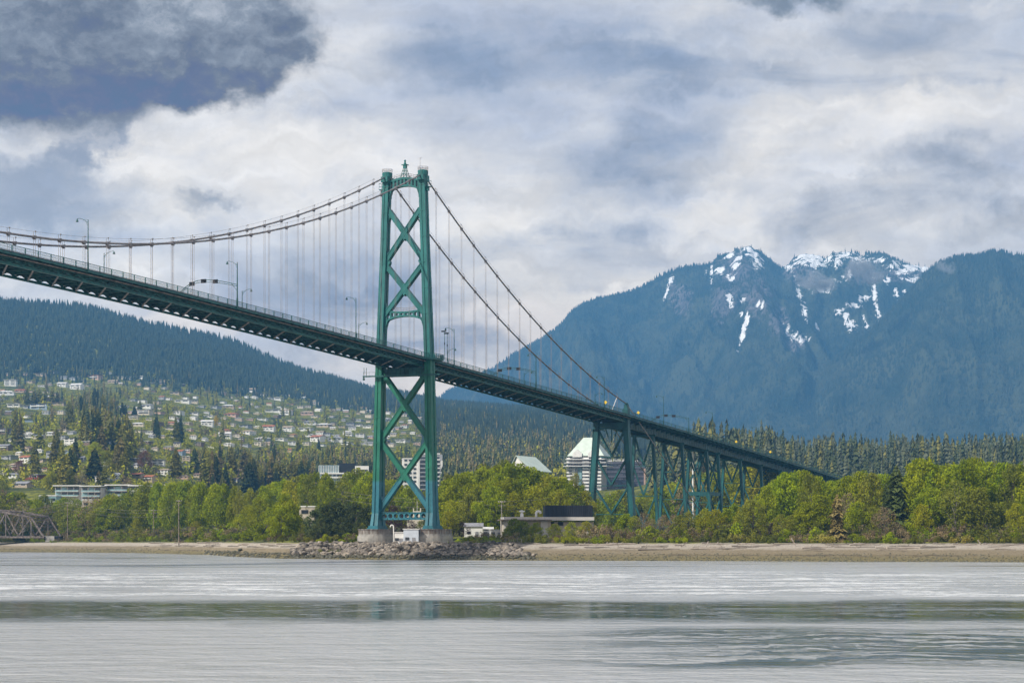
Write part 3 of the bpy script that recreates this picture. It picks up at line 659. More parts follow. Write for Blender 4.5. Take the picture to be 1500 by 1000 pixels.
# tower legs: cellular, tapering, two faces with a recessed strip
LEG = [(9.3, 9.45), (61.0, 8.42), (110.0, 6.42), (119.0, 6.18)]
def leg_t(z): return float(np.interp(z, [a for a, _ in LEG], [b for _, b in LEG]))
def leg_w(z): return float(np.interp(z, [9.3, 14, 30, 61, 100, 119], [2.75, 2.35, 2.25, 2.15, 2.05, 2.05]))   # across the bridge
def leg_l(z): return float(np.interp(z, [9.3, 14, 30, 61, 100, 119], [6.2, 4.4, 3.9, 3.3, 2.7, 2.6]))          # along it
def tower_leg(sg):
    mb = MB(); zs = [9.3, 11.5, 14, 22, 30, 45, 61, 80, 100, 118.6]
    def ring(z):
        t = sg * leg_t(z); w = leg_w(z) / 2; l = leg_l(z) / 2; r = 0.42
        pts = []
        # cruciform plan: corners stepped back, a slot down the middle of each broad face
        for (a, b) in ((-1, -1), (-.22, -1), (-.22, -.86), (.22, -.86), (.22, -1), (1, -1), (1, -.3), (.84, -.3), (.84, .3), (1, .3), (1, 1), (.22, 1), (.22, .86), (-.22, .86), (-.22, 1), (-1, 1), (-1, .3), (-.84, .3), (-.84, -.3), (-1, -.3)):
            pts.append(br(b * l, t + a * w, z))
        return pts
    rings = []
    for z in zs:
        b = len(mb.v); mb.v += [tuple(p) for p in ring(z)]; rings.append(b)
    n = 20
    for a, b in zip(rings, rings[1:]):
        for j in range(n):
            k = (j + 1) % n; mb.f.append((a + j, a + k, b + k, b + j)); mb.mi.append(0)
    o = mb.build('tower_leg', M['paint'], bridge)
    c = MB()          # base shoe
    c.box(br(0, sg * 9.5, 9.15), (3.9, 7.4, 0.5), (BE, BD, UP)); c.box(br(0, sg * 9.5, 9.7), (3.3, 6.8, 0.7), (BE, BD, UP))
    c.build('base_plate', M['paint'], o)
    c = MB()          # diaphragm bands on the plates
    for z in np.arange(20, 117, 8.0):
        t = sg * leg_t(z); c.box(br(0, t, z), (leg_w(z) + 0.10, leg_l(z) + 0.10, 0.22), (BE, BD, UP))
    q = c.build('splice_band', M['paint'], o); q['kind'] = 'stuff'
    c = MB()          # saddle housing, round cap and platform at the top
    T = sg * 6.18; ax = (BE, BD, UP)
    c.lathe(br(0, T, 117.0), [(1.15, 0), (1.35, 1.2), (1.62, 2.2), (1.62, 3.4), (1.48, 3.5), (1.0, 3.7)], 14, ax)
    c.box(br(0, T, 118.2), (2.2, 4.6, 1.7), ax)
    c.build('saddle_housing', M['paint'], o)
    c = MB()
    for k in range(10):
        a = 2 * math.pi * k / 10; c.beam(br(1.6 * math.sin(a), T + 1.6 * math.cos(a), 120.4), br(1.6 * math.sin(a), T + 1.6 * math.cos(a), 121.6), .07, .07)
    for z in (120.9, 121.25, 121.6): c.tube([br(1.6 * math.sin(a), T + 1.6 * math.cos(a), z) for a in np.linspace(0, 2 * math.pi, 15)], .045, 4)
    c.build('cap_railing', M['rope'], o)
    c = MB()          # small platform on the outer side below the cap
    c.box(br(0, T + sg * 1.75, 115.3), (1.5, 1.9, 0.18), ax)
    for i in (-.9, .9):
        for j in (1.05, 2.4): c.beam(br(i, T + sg * j, 115.3), br(i, T + sg * j, 117.3), .09, .09)
    for z in (116.2, 117.2): c.beam(br(-.9, T + sg * 2.4, z), br(.9, T + sg * 2.4, z), .07, .07); c.beam(br(.9, T + sg * 1.05, z), br(.9, T + sg * 2.4, z), .07, .07); c.beam(br(-.9, T + sg * 1.05, z), br(-.9, T + sg * 2.4, z), .07, .07)
    c.box(br(0, T + sg * 1.6, 114.6), (0.9, 0.9, 1.0), ax)
    c.build('side_platform', M['paint'], o)
    return o
for sg in (-1, 1): tower_leg(sg)

def inner(z, sg): return sg * (leg_t(z) - leg_w(z) / 2 + 0.05)
def brace_bar(z0, sg0, z1, sg1, w=1.45, d=1.7):
    mb = MB(); a = br(0, inner(z0, sg0), z0); b = br(0, inner(z1, sg1), z1)
    dv = (b - a).normalized(); up = BD.cross(dv).normalized()
    mb.beam(a, b, d, w, up)                                   # box member
    mb2 = mb
    for e in (-1, 1):                                         # edge flanges standing proud
        mb.beam(a + up * e * (w / 2 - .12), b + up * e * (w / 2 - .12), d + .24, .22, up)
    return mb.build('cross_brace', M['paint'], bridge)
XB = [(108.6, 93.2), (91.3, 76.0), (57.5, 37.6), (36.0, 15.6)]
for z1, z0 in XB:
    brace_bar(z1, -1, z0, 1); brace_bar(z1, 1, z0, -1, 1.45, 1.66)
def gusset(z, sg, hgt, wid):
    """plate that joins the diagonals to a leg, its free edge hollowed"""
    mb = MB(); pts = []
    n = 12
    for k in range(n + 1):
        u = -1 + 2 * k / n
        pts.append((inner(z + u * hgt, sg) - sg * (0.15 + wid * (1 - abs(u)) ** 1.35), z + u * hgt))
    e = [(inner(z + hgt, sg) + sg * .3, z + hgt), (inner(z - hgt, sg) + sg * .3, z - hgt)]
    poly = [br(-.78, t, zz) for t, zz in pts + e]
    mb.prism(poly, BD * 1.56); return mb.build('gusset_plate', M['paint'], bridge)
for z, h, w in ((92.3, 3.4, 1.1), (37.0, 3.2, 1.0), (107.2, 2.6, .9), (77.2, 2.6, .9), (56.6, 2.8, .9), (16.6, 2.6, .9)):
    for sg in (-1, 1): gusset(z, sg, h, w)
for z1, z0 in XB:
    zc = (z1 + z0) / 2; mb = MB(); q = [(-1.25, 0), (0, 2.0), (1.25, 0), (0, -2.0)]
    mb.prism([br(-.9, a, zc + b) for a, b in q], BD * 1.8); mb.build('crossing_plate', M['paint'], bridge)

def arched_strut(zt_end, zt_mid, zb_end, zb_mid, haunch, nh, name, hole):
    """arched strut between the legs with a row of openings"""
    mb = MB(); n = 33; dep = 1.5
    zc = (zt_end + zb_end) / 2; half = leg_t(zc) - leg_w(zc) / 2 + .05
    def top(u): return zt_mid + (zt_end - zt_mid) * u * u
    def bot(u):
        a = abs(u); return zb_mid + (zb_end - zb_mid) * a ** 2.2 - haunch * max(0, (a - .80) / .20) ** 2
    us = np.linspace(-1, 1, n)
    # top and bottom chords
    th = .62
    def band(f0, f1):
        for u0, u1 in zip(us, us[1:]):
            mb.hexa([br(s, u * half, f(u)) for f in (f0, f1) for s, u in ((-dep / 2, u0), (-dep / 2, u1), (dep / 2, u1), (dep / 2, u0))])
    band(lambda u: top(u) - th, top); band(bot, lambda u: bot(u) + th)
    # uprights between the openings
    hs = np.linspace(-.93, .93, nh + 1)
    for i, u in enumerate(hs):
        w = hole; za, zb_ = bot(u) + th - .05, top(u) - th + .05
        mb.box(br(0, u * half, (za + zb_) / 2), (w, dep - .1, max(.2, zb_ - za)), (BE, BD, UP))
    for e in (-1, 1):
        za, zb_ = bot(e * .985) + th - .05, top(e * .985) - th + .05
        mb.box(br(0, e * .985 * half, (za + zb_) / 2), (.5, dep - .1, max(.2, zb_ - za)), (BE, BD, UP))
    return mb.build(name, M['paint'], bridge)
arched_strut(117.6, 118.7, 114.3, 115.8, 3.0, 8, 'portal_strut', .62)
arched_strut(77.6, 76.9, 73.7, 75.2, 3.4, 8, 'portal_strut', .60)
# walkway railings above the struts
def strut_rail(zf, half, name='walkway_railing'):
    mb = MB()
    for s in (-.7, .7):
        us = np.linspace(-1, 1, 13)
        for h in (.55, 1.1): mb.tube([br(s, u * half, zf(u) + h) for u in us], .035, 4)
        for u in us: mb.beam(br(s, u * half, zf(u)), br(s, u * half, zf(u) + 1.1), .05, .05)
    mb.build(name, M['rope'], bridge)
strut_rail(lambda u: 118.7 - 1.1 * u * u, 5.0); strut_rail(lambda u: 76.9 + .7 * u * u, 5.9)
# lower strut with round holes
def holed_strut(z, h, nh):
    mb = MB(); half = leg_t(z) - leg_w(z) / 2 + .05; dep = 1.5; rad = .74
    cell = 2 * half / (nh + .6); x0 = -cell * nh / 2
    edges = [(-half, x0), (x0 + nh * cell, half)]
    for a, b in edges: mb.box(br(0, (a + b) / 2, z), (b - a, dep, h), (BE, BD, UP))
    n = 16
    for i in range(nh):
        cx = x0 + (i + .5) * cell
        outer = []; inn = []
        for k in range(n):
            a = 2 * math.pi * (k + .5) / n; dx, dz = math.cos(a), math.sin(a)
            sc = min(cell / 2 / max(abs(dx), 1e-6), h / 2 / max(abs(dz), 1e-6)); outer.append((cx + dx * sc, z + dz * sc)); inn.append((cx + dx * rad, z + dz * rad))
        for s in (-dep / 2, dep / 2):
            for k in range(n):
                j = (k + 1) % n; mb.quad([br(s, *outer[k]), br(s, *outer[j]), br(s, *inn[j]), br(s, *inn[k])])
        for k in range(n):
            j = (k + 1) % n; mb.quad([br(-dep / 2, *inn[k]), br(-dep / 2, *inn[j]), br(dep / 2, *inn[j]), br(dep / 2, *inn[k])])
    for zz in (z - h / 2, z + h / 2): mb.box(br(0, 0, zz), (2 * half, dep + .3, .16), (BE, BD, UP))
    mb.build('base_strut', M['paint'], bridge)
holed_strut(13.1, 2.2, 8)
# cross girder under the deck and its service walkway
mb = MB(); zg = 57.9; hw = leg_t(zg) - leg_w(zg) / 2
mb.box(br(0, 0, zg), (2 * hw + .1, 1.5, 2.3), (BE, BD, UP)); mb.box(br(0, 0, zg + 1.2), (2 * hw, 2.0, .2), (BE, BD, UP)); mb.box(br(0, 0, zg - 1.2), (2 * hw, 2.0, .2), (BE, BD, UP))
for k in np.linspace(-.95, .95, 11): mb.box(br(0, k * hw, zg), (.14, 1.9, 2.2), (BE, BD, UP))
mb.build('deck_girder', M['deck'], bridge)
mb = MB(); zz = 56.9
mb.box(br(-2.6, 0, zz), (26.5, .9, .12), (BE, BD, UP)); mb.box(br(-3.05, 0, zz - .18), (26.5, .12, .42), (BE, BD, UP))
for t in np.arange(-13, 13.1, 2.0): mb.beam(br(-3.05, t, zz), br(-3.05, t, zz + 1.1), .05, .05)
mb.tube([br(-3.05, -13.2, zz + 1.1), br(-3.05, 13.2, zz + 1.1)], .035, 4)
for t in (-13.0, -12.2): mb.beam(br(-2.6, t, zz), br(-2.6, t, zz + 2.6), .16, .16)
mb.lathe(br(-2.6, -13.1, zz - 1.3), [(.3, 0), (.36, .5), (.1, 1.1)], 8)
mb.build('service_walkway', M['lampm'], bridge)
# beacon frame over the top strut
mb = MB(); zb = 118.6
for i in (-1, 1):
    for j in (-1, 1):
        mb.beam(br(j * 1.0, i * 1.15, zb), br(j * .3, i * .32, zb + 3.3), .16, .16)
for z, r in ((zb + 1.2, .84), (zb + 2.3, .58)):
    for i in (-1, 1):
        mb.beam(br(-r * .9, i * r, z), br(r * .9, i * r, z), .1, .1); mb.beam(br(i * r * .9, -r, z), br(i * r * .9, r, z), .1, .1)
for i in (-1, 1): mb.beam(br(i * 1.0, -1.15, zb), br(i * .6, .58, zb + 2.3), .08, .08); mb.beam(br(i * 1.0, 1.15, zb), br(i * .6, -.58, zb + 2.3), .08, .08)
mb.box(br(0, 0, zb + 3.4), (1.0, 1.0, .9), (BE, BD, UP)); mb.box(br(0, 0, zb + 4.0), (1.9, 1.5, .2), (BE, BD, UP))
mb.lathe(br(0, 0, zb + 4.1), [(.42, 0), (.42, .4), (.22, .7), (.3, 1.0), (.3, 1.35), (.05, 1.55)], 10)
mb.build('beacon_frame', M['paint'], bridge)
mb = MB(); mb.tube([br(0, 5.2, 120.0), br(0, 5.2, 124.4)], .05, 5); mb.beam(br(-.3, 4.7, 124.3), br(-.3, 5.7, 124.3), .06, .06); mb.beam(br(0, 5.2, 124.5), br(.3, 5.8, 124.5), .06, .06)
mb.build('wind_mast', M['rope'], bridge)

# main cables with bands, handrail ropes, and one hanger per panel point
for sg in (-1, 1):
    T = sg * 6.18
    ss = seg_list(MAIN_END, -1.2, 6.0); mb = MB(); mb.tube([br(s, T, cable_z(s)) for s in ss] , .25, 8)
    c1 = mb.build('main_cable', M['cable'], bridge, smooth=True)
    ss = seg_list(1.2, SIDE_END, 6.0); mb = MB(); mb.tube([br(s, T, cable_z(s)) for s in ss], .25, 8)
    c2 = mb.build('main_cable', M['cable'], bridge, smooth=True)
    mb = MB(); mb.tube([br(SIDE_END, T, cable_z(SIDE_END)), br(276, T * 1.02, 19.0)], .22, 8); mb.build('back_stay', M['rope'], bridge, smooth=True)
    for part, pts in ((c1, [-PAN * k for k in range(1, 31)]), (c2, [PAN * k for k in range(1, 19)])):
        rope = MB(); rope.tube([br(s, T + .0, cable_z(s) + 1.22) for s in seg_list(min(pts), max(pts), 5.0)], .028, 4); rope.build('handrail_rope', M['cable'], part)
        for s in pts:
            zc = cable_z(s); b = MB()
            dz = (cable_z(s + 1) - cable_z(s - 1)) / 2; ax = (BD + UP * dz).normalized(); ay = BE; an = ay.cross(ax)
            b.box(br(s, T, zc), (1.0, .62, .64), (ax, ay, an)); b.box(br(s, T, zc - .42), (.7, .5, .30), (BD, BE, UP))
            for q in (-.42, .42): b.beam(br(s + q, T, zc), br(s + q, T, zc + 1.25), .07, .07)
            b.box(br(s + .42 * (1 if s < 0 else -1), T, zc + 1.3), (.24, .24, .30), (BD, BE, UP))
            b.build('cable_band', M['cable'], part)
            zd = rail_z(s) - 2.1
            if zc - zd > 1.2:
                h = MB()
                for q in (-.36, .36): h.tube([br(s + q, T, zc - .3), br(s + q, T, zd)], .042, 5, cap=False)
                h.build('hanger', M['rope'], bridge)

# deck, walkways, trusses
def strip(name, t0, t1, z0, z1, m, a, b, st=PAN, off=0.0):
    mb = MB(); ss = seg_list(a, b, st); P = []
    for s in ss:
        z = rail_z(s) + off
        P.append([br(s, t0, z + z0), br(s, t1, z + z0), br(s, t1, z + z1), br(s, t0, z + z1)])
    base = len(mb.v)
    for p in P: mb.v += [tuple(q) for q in p]
    for i in range(len(P) - 1):
        k = base + 4 * i
        for j in range(4): mb.f.append((k + j, k + (j + 1) % 4, k + 4 + (j + 1) % 4, k + 4 + j)); mb.mi.append(0)
    mb.f.append((base, base + 1, base + 2, base + 3)[::-1]); mb.mi.append(0)
    e = base + 4 * (len(P) - 1); mb.f.append((e, e + 1, e + 2, e + 3)); mb.mi.append(0)
    return mb.build(name, m, bridge)
strip('roadway', -5.55, 5.55, -1.72, -1.50, M['road'], MAIN_END, VIA_END)
strip('deck_plate', -6.9, 6.9, -2.10, -1.73, M['deck'], MAIN_END, SIDE_END)
for sg in (-1, 1):
    strip('sidewalk', sg * 6.9, sg * 9.0, -1.62, -1.36, M['road'], MAIN_END, VIA_END)
    strip('fascia_beam', sg * 8.75, sg * 9.02, -2.05, -1.63, M['rail'], MAIN_END, VIA_END)
    strip('edge_stringer', sg * 7.0, sg * 7.25, -2.65, -2.11, M['deck'], MAIN_END, SIDE_END)
    ss = seg_list(MAIN_END, SIDE_END, 8.0); mb = MB(); mb.tube([br(s, sg * 7.9, rail_z(s) - 2.38) for s in ss], .17, 8); mb.build('utility_pipe', M['pipe'], bridge, smooth=True)
    strip('truss_chord', sg * 6.18 - .28, sg * 6.18 + .28, -3.95, -3.42, M['rail'], MAIN_END, SIDE_END)
    strip('truss_chord', sg * 6.18 - .25, sg * 6.18 + .25, -2.62, -2.11, M['deck'], MAIN_END, SIDE_END)
    strip('traffic_barrier', sg * 5.75, sg * 5.95, -1.50, -0.85, M['rail'], MAIN_END, VIA_END)
pts = [-PAN * k for k in range(30, 0, -1)] + [PAN * k for k in range(0, 20)]
for s in pts:
    if s > SIDE_END - 2: continue
    for sg in (-1, 1):
        mb = MB(); T = sg * 6.18
        for k in range(4):                        # web: uprights and a fan of short diagonals at each half panel
            a = s + k * PAN / 4; b = a + PAN / 4
            if b > SIDE_END + .5: continue
            lo = (lambda q: br(q, T, rail_z(q) - 3.45)); hi = (lambda q: br(q, T, rail_z(q) - 2.55))
            if k % 2 == 0: mb.beam(lo(a), hi(b), .3, .28)
            else: mb.beam(hi(a), lo(b), .3, .28)
            if k % 2 == 0: mb.beam(lo(a), hi(a), .2, .16); mb.beam(lo(a), hi(a - .9), .16, .14); mb.beam(lo(a), hi(a + .9), .16, .14)
        mb.build('truss_panel', M['rail'] if sg > 0 else M['deck'], bridge)
    for q in (s, s + PAN / 2):                    # floor beams with bracket ends that carry the walkways
        if q > SIDE_END: continue
        mb = MB(); z = rail_z(q); 
        mb.box(br(q, 0, z - 2.45), (12.3, .26, .66), (BE, BD, UP)); mb.box(br(q, 0, z - 2.80), (12.3, .5, .06), (BE, BD, UP))
        for sg in (-1, 1): mb.prism([br(q - .1, sg * 6.2, z - 3.0), br(q - .1, sg * 8.9, z - 2.0), br(q - .1, sg * 8.9, z - 1.7), br(q - .1, sg * 6.2, z - 1.75)], BD * .2)
        mb.build('floor_beam', M['deck'], bridge)
    if s + 1.5 * PAN < SIDE_END:                  # wind bracing in the plane of the bottom chords
        mb = MB(); e = s + 1.5 * PAN
        mb.beam(br(s, 6.0, rail_z(s) - 3.62), br(e, -6.0, rail_z(e) - 3.62), .34, .24)
        mb.build('wind_brace', M['pipe'], bridge)
for t in (-4.2, -2.1, 0, 2.1, 4.2): strip('stringer', t - .12, t + .12, -2.55, -2.11, M['deck'], MAIN_END, SIDE_END)

# railings: posts, three rails, close pickets
post = MB(); post.box((0, 0, -.95), (.16, .20, 1.95)); post_me = post.mesh('railing_post', M['rail'])
for sg in (-1, 1):
    T = sg * 8.92; V = []; Q = []
    S0 = MAIN_END; zt = lambda s: rail_z(s)
    ss = seg_list(MAIN_END, VIA_END, PAN / 2)
    mb = MB()
    for zo, w in ((-.04, .11), (-.62, .05), (-1.22, .08)):
        mb.tube([br(s, T, zt(s) + zo) for s in ss], w * .6, 4)
    k0 = len(mb.v); n = int((VIA_END - MAIN_END) / .17)
    for k in range(n):
        s = MAIN_END + k * .17
        if abs(s) < 1.9 and sg: pass
        z = zt(s); b = len(mb.v)
        mb.v += [tuple(br(s - .024, T, z - 1.22)), tuple(br(s + .024, T, z - 1.22)), tuple(br(s + .024, T, z - .04)), tuple(br(s - .024, T, z - .04))]
        mb.f.append((b, b + 1, b + 2, b + 3)); mb.mi.append(0)
    ro = mb.build('railing', M['rail'], bridge)
    for s in ss:
        if s > 320 and sg < 0: continue
        o = bpy.data.objects.new('railing_post', post_me); COL.objects.link(o); o.parent = ro
        o.location = br(s, T, rail_z(s)) - BC; o.rotation_euler = (0, 0, -BT)
# balcony round the near and far tower legs
for sg in (-1, 1):
    mb = MB(); z = rail_z(0) - 1.36; T0, T1 = sg * 9.05, sg * 11.3
    mb.prism([br(-5.2, T0, z), br(-2.6, T1, z), (br(4.2, T1, z)), br(6.6, T0, z)], UP * -.5)
    rp = [br(-5.2, T0, z), br(-2.6, T1, z), br(4.2, T1, z), br(6.6, T0, z)]
    for h in (.05, .7, 1.32): mb.tube([p + UP * h for p in rp], .06, 4)
    for a, b in zip(rp, rp[1:]):
        L = (b - a).length; nn = int(L / .2)
        for k in range(nn + 1):
            p = a.lerp(b, k / nn); w = .16 if k % 8 == 0 else .035; mb.beam(p, p + UP * 1.32, w, w)
    mb.build('tower_balcony', M['rail'], bridge)

# cable bent: the tall braced frame at the end of the side span
gb = 7.5
def bent_leg(par, s, t0, z0, t1, z1, w, d):
    mb = MB(); a = br(s, t0, z0); b = br(s, t1, z1); dv = (b - a).normalized()
    mb.beam(a, b, d, w, BE); 
    for e in (-1, 1): mb.beam(a + BE * e * w * .5, b + BE * e * w * .5, d * 1.18, .12, BE)
    return mb.build('bent_leg', M['paint_v'], par)
M['paint_v'] = mat('viaduct_paint', (0.014, 0.095, 0.098), 0.5, var=0.2, scale=0.3, stretch=(1, 1, .3))
def bent(s, th, zh, tb, zb, w, d, levels, name='viaduct_bent', dbl=0.0, topbeam=True):
    """two raking legs, V braces between them, struts"""
    mb = MB(); zt = zh
    if topbeam: mb.box(br(s, 0, zt + .35), (2 * th + 2.6, d * .9, .9), (BE, BD, UP))
    else: mb.box(br(s, 0, zt + .2), (2 * th, d * .5, .5), (BE, BD, UP))
    par = mb.build(name, M['paint_v'], bridge)
    for sg in (-1, 1): bent_leg(par, s, sg * tb, zb, sg * th, zt, w, d)
    half = lambda z: th + (tb - th) * (zt - z) / (zt - zb) - w * .3
    zs = np.linspace(zt - .3, zb + (zt - zb) * .08, levels + 1)
    for k in range(levels):
        za, zc = zs[k], zs[k + 1] + (zs[k] - zs[k + 1]) * .06
        for sg in (-1, 1):
            b = MB(); b.beam(br(s, sg * half(za), za), br(s, 0, zc), d * .5, .62, BE); b.build('v_brace', M['paint_v'], par)
        b = MB(); b.beam(br(s, -half(zs[k + 1] + .3), zs[k + 1] + .3), br(s, half(zs[k + 1] + .3), zs[k + 1] + .3), .3, .3); b.build('tie_strut', M['paint_v'], par)
    return par
cb = bent(SIDE_END, 6.18, 49.2, 8.7, 12.5, 2.0, 2.4, 3, 'cable_bent', topbeam=False)
mb = MB()
for sg in (-1, 1):
    mb.box(br(SIDE_END, sg * 6.18, 53.0), (2.0, 2.6, 8.0), (BE, BD, UP)); mb.box(br(SIDE_END, sg * 6.18, 57.4), (1.3, 1.9, 2.2), (BE, BD, UP)); mb.lathe(br(SIDE_END, sg * 6.18, 58.3), [(.7, 0), (.75, .5), (.4, .9)], 10)
mb.box(br(SIDE_END, 0, 50.6), (12.4, 1.6, 1.6), (BE, BD, UP)); mb.box(br(SIDE_END - 1.6, 0, 49.0), (15.5, .9, .2), (BE, BD, UP))
for t in (-5.0, -2.5, 0, 2.5, 5.0): mb.beam(br(SIDE_END, t, 49.2), br(SIDE_END, t * .55, 49.2 - (6 - abs(t)) * .9), .4, .4)
mb.build('bent_head', M['paint_v'], bridge)
for sg in (1,):
    mb = MB(); mb.tube([br(SIDE_END - 11, sg * 6.3, cable_z(SIDE_END - 11)), br(SIDE_END - 17, sg * 6.3, rail_z(SIDE_END - 17) - 1.2)], .13, 6); mb.build('tie_down', M['white'], bridge)

# approach viaduct: plate girders on braced bents
strip('viaduct_deck', -6.9, 6.9, -2.35, -1.73, M['deck'], SIDE_END + .3, VIA_END)
for sg in (-1, 1):
    g = strip('plate_girder', sg * 3.9 - .25, sg * 3.9 + .25, -5.3, -2.36, M['girder'], SIDE_END + .6, VIA_END)
    mb = MB()
    for k, s in enumerate(np.arange(SIDE_END + 4, VIA_END, 3.1)): mb.box(br(s, sg * 4.22, rail_z(s) - 3.8), (.16, .14, 2.8), (BE, BD, UP))
    mb.build('web_stiffener', M['girder'], g)
    for zz, nm in ((-5.36, 'flange'), (-2.5, 'flange')):
        mb = MB(); ss = seg_list(SIDE_END + .6, VIA_END, PAN)
        for a, b in zip(ss, ss[1:]): mb.beam(br(a, sg * 3.9, rail_z(a) + zz), br(b, sg * 3.9, rail_z(b) + zz), .95, .1)
        mb.build('flange', M['girder'], g)
    for s in np.arange(SIDE_END + 4, VIA_END, 6.2):
        mb = MB(); z = rail_z(s); mb.prism([br(s - .1, sg * 4.2, z - 3.6), br(s - .1, sg * 8.8, z - 2.1), br(s - .1, sg * 8.8, z - 1.7), br(s - .1, sg * 4.2, z - 2.3)], BD * .2); mb.build('walkway_bracket', M['deck'], bridge)
mb = MB()
for s in np.arange(SIDE_END + 4, VIA_END, 6.2): mb.box(br(s, 0, rail_z(s) - 4.2), (7.4, .25, 1.6), (BE, BD, UP))
mb.build('girder_diaphragm', M['deck'], bridge)
for s, lv in ((223.5, 3), (260.7, 3), (294.5, 3), (311.0, 3), (345, 3), (378, 3), (411, 2), (445, 2), (478, 2), (512, 1)):
    zt = rail_z(s) - 6.0; bent(s, 3.9, zt, 6.3 - max(0, (s - 300) * .006), 8.0, 1.05, 1.15, lv)
mb = MB()                                        # the two close bents are tied into a braced tower
for sg in (-1, 1):
    f = lambda z, s: br(s, sg * (3.9 + 2.4 * (44 - z) / 36), z)
    mb.beam(f(44, 294.5), f(27, 311), .5, .5); mb.beam(f(44, 311), f(27, 294.5), .5, .5); mb.beam(f(26, 294.5), f(26, 311), .7, 1.6); mb.beam(f(25, 294.5), f(9, 311), .5, .5); mb.beam(f(25, 311), f(9, 294.5), .5, .5)
for s in (294.5, 311): mb.beam(br(s, -5, 26), br(s, 5, 26), .7, 1.6)
mb.build('tower_bracing', M['paint_v'], bridge)
mb = MB(); mb.tube([br(302, -4.6, 8), br(302, -4.6, rail_z(302) - 5)], .42, 10); mb.build('drain_pipe', M['white'], bridge)

# concrete piers of the tower
def pier(sg, label):
    p = empty('bridge_pier', br(0, sg * 9.5, 0), label, 'pier', 'concrete piers under the tower')
    ax = (BE, BD, UP); n = 26
    mb = MB(); c = br(0, sg * 9.5, 0)
    def oval(rx, ry, z0, z1, name, m):
        q = MB(); ring = [(c + BE * rx * math.cos(2 * math.pi * k / n) * (1 if abs(math.cos(2 * math.pi * k / n)) < .999 else 1) + BD * ry * math.sin(2 * math.pi * k / n)) for k in range(n)]
        q.prism([r + UP * z0 for r in ring], UP * (z1 - z0)); return q.build(name, m, p)
    oval(5.9, 8.2, 2.5, 6.9, 'pier_base', M['pier']); oval(5.55, 7.8, 6.9, 8.75, 'pier_drum', M['pier']); oval(5.75, 8.0, 8.75, 9.0, 'pier_coping', M['pier'])
pier(-1, 'rain stained round concrete pier under the left tower leg'); pier(1, 'rain stained round concrete pier under the right tower leg')

# ---------------------------------------------------------------- lamps, gantries and signs on the deck
def bell(mb, p, r=.34):
    mb.lathe(p, [(.05, .30), (.10, .16), (r * .62, -.05), (r, -.42), (r * .9, -.46)], 9)
def lamp(name, s, sg, label, group, h=10.0, base=-2.0, second=False, out=3.0):
    T = sg * 9.2; z0 = rail_z(s) + base; p = br(s, T, z0); o = empty(name, p, label, 'street lamp', group)
    H = h - base; e = -sg
    mb = MB(); mb.tube([p, p + UP * 2.2, p + UP * 2.3, p + UP * H], [.20, .19, .13, .09], 8); mb.build('pole', M['lampm'], o)
    mb = MB(); top = p + UP * (H - .55)
    arm = [top + BE * e * (out * u) + UP * (1.15 * math.sin(min(1, u * 1.05) * 1.75) - .2) for u in np.linspace(0, 1, 9)]
    mb.tube(arm, .055, 5); mb.beam(top - UP * .9, arm[2], .05, .05); mb.beam(top + UP * .45, arm[4], .04, .04)
    mb.build('arm', M['lampm'], o)
    mb = MB(); bell(mb, arm[-1] - UP * .28); mb.build('lamp_shade', M['lampm'], o)
    if second:
        mb = MB(); mb.tube([p + UP * 4.2, p + BE * -e * .9 + UP * 5.2, p + BE * -e * 1.9 + UP * 5.4], .05, 5); bell(mb, p + BE * -e * 1.9 + UP * 5.1, .26); mb.build('walkway_lamp', M['lampm'], o)
    return o
NEARL = [(-188.0, 'green curved arm street lamp tallest at the far left of the bridge deck'), (-51.8, 'street lamp on the near railing just left of the tower'), (16.8, 'street lamp on the near railing just right of the tower'),
         (153.1, 'thin street lamp where the near cable reaches the deck'), (221.7, 'street lamp on the near railing just past the cable bent'), (287.0, 'bare street lamp halfway along the viaduct railing'), (356.3, 'farthest near-side street lamp above the right viaduct trees')]
for i, (s, lb) in enumerate(NEARL): lamp('street_lamp', s, 1, lb, 'street lamps along the near railing')
FARL = [(-153.6, 'far side street lamp with its arm to the right, leftmost of its row'), (-85.2, 'far side street lamp just right of the left signal gantry'), (-14.0, 'far side street lamp showing beside the left tower leg'), (52.0, 'far side street lamp just right of the right tower leg'), (119.0, 'far side street lamp behind the middle signal gantry'), (192.0, 'far side street lamp behind the cable bent head')]
for s, lb in FARL: lamp('street_lamp', s, -1, lb, 'street lamps along the far railing', h=8.2, out=2.9)
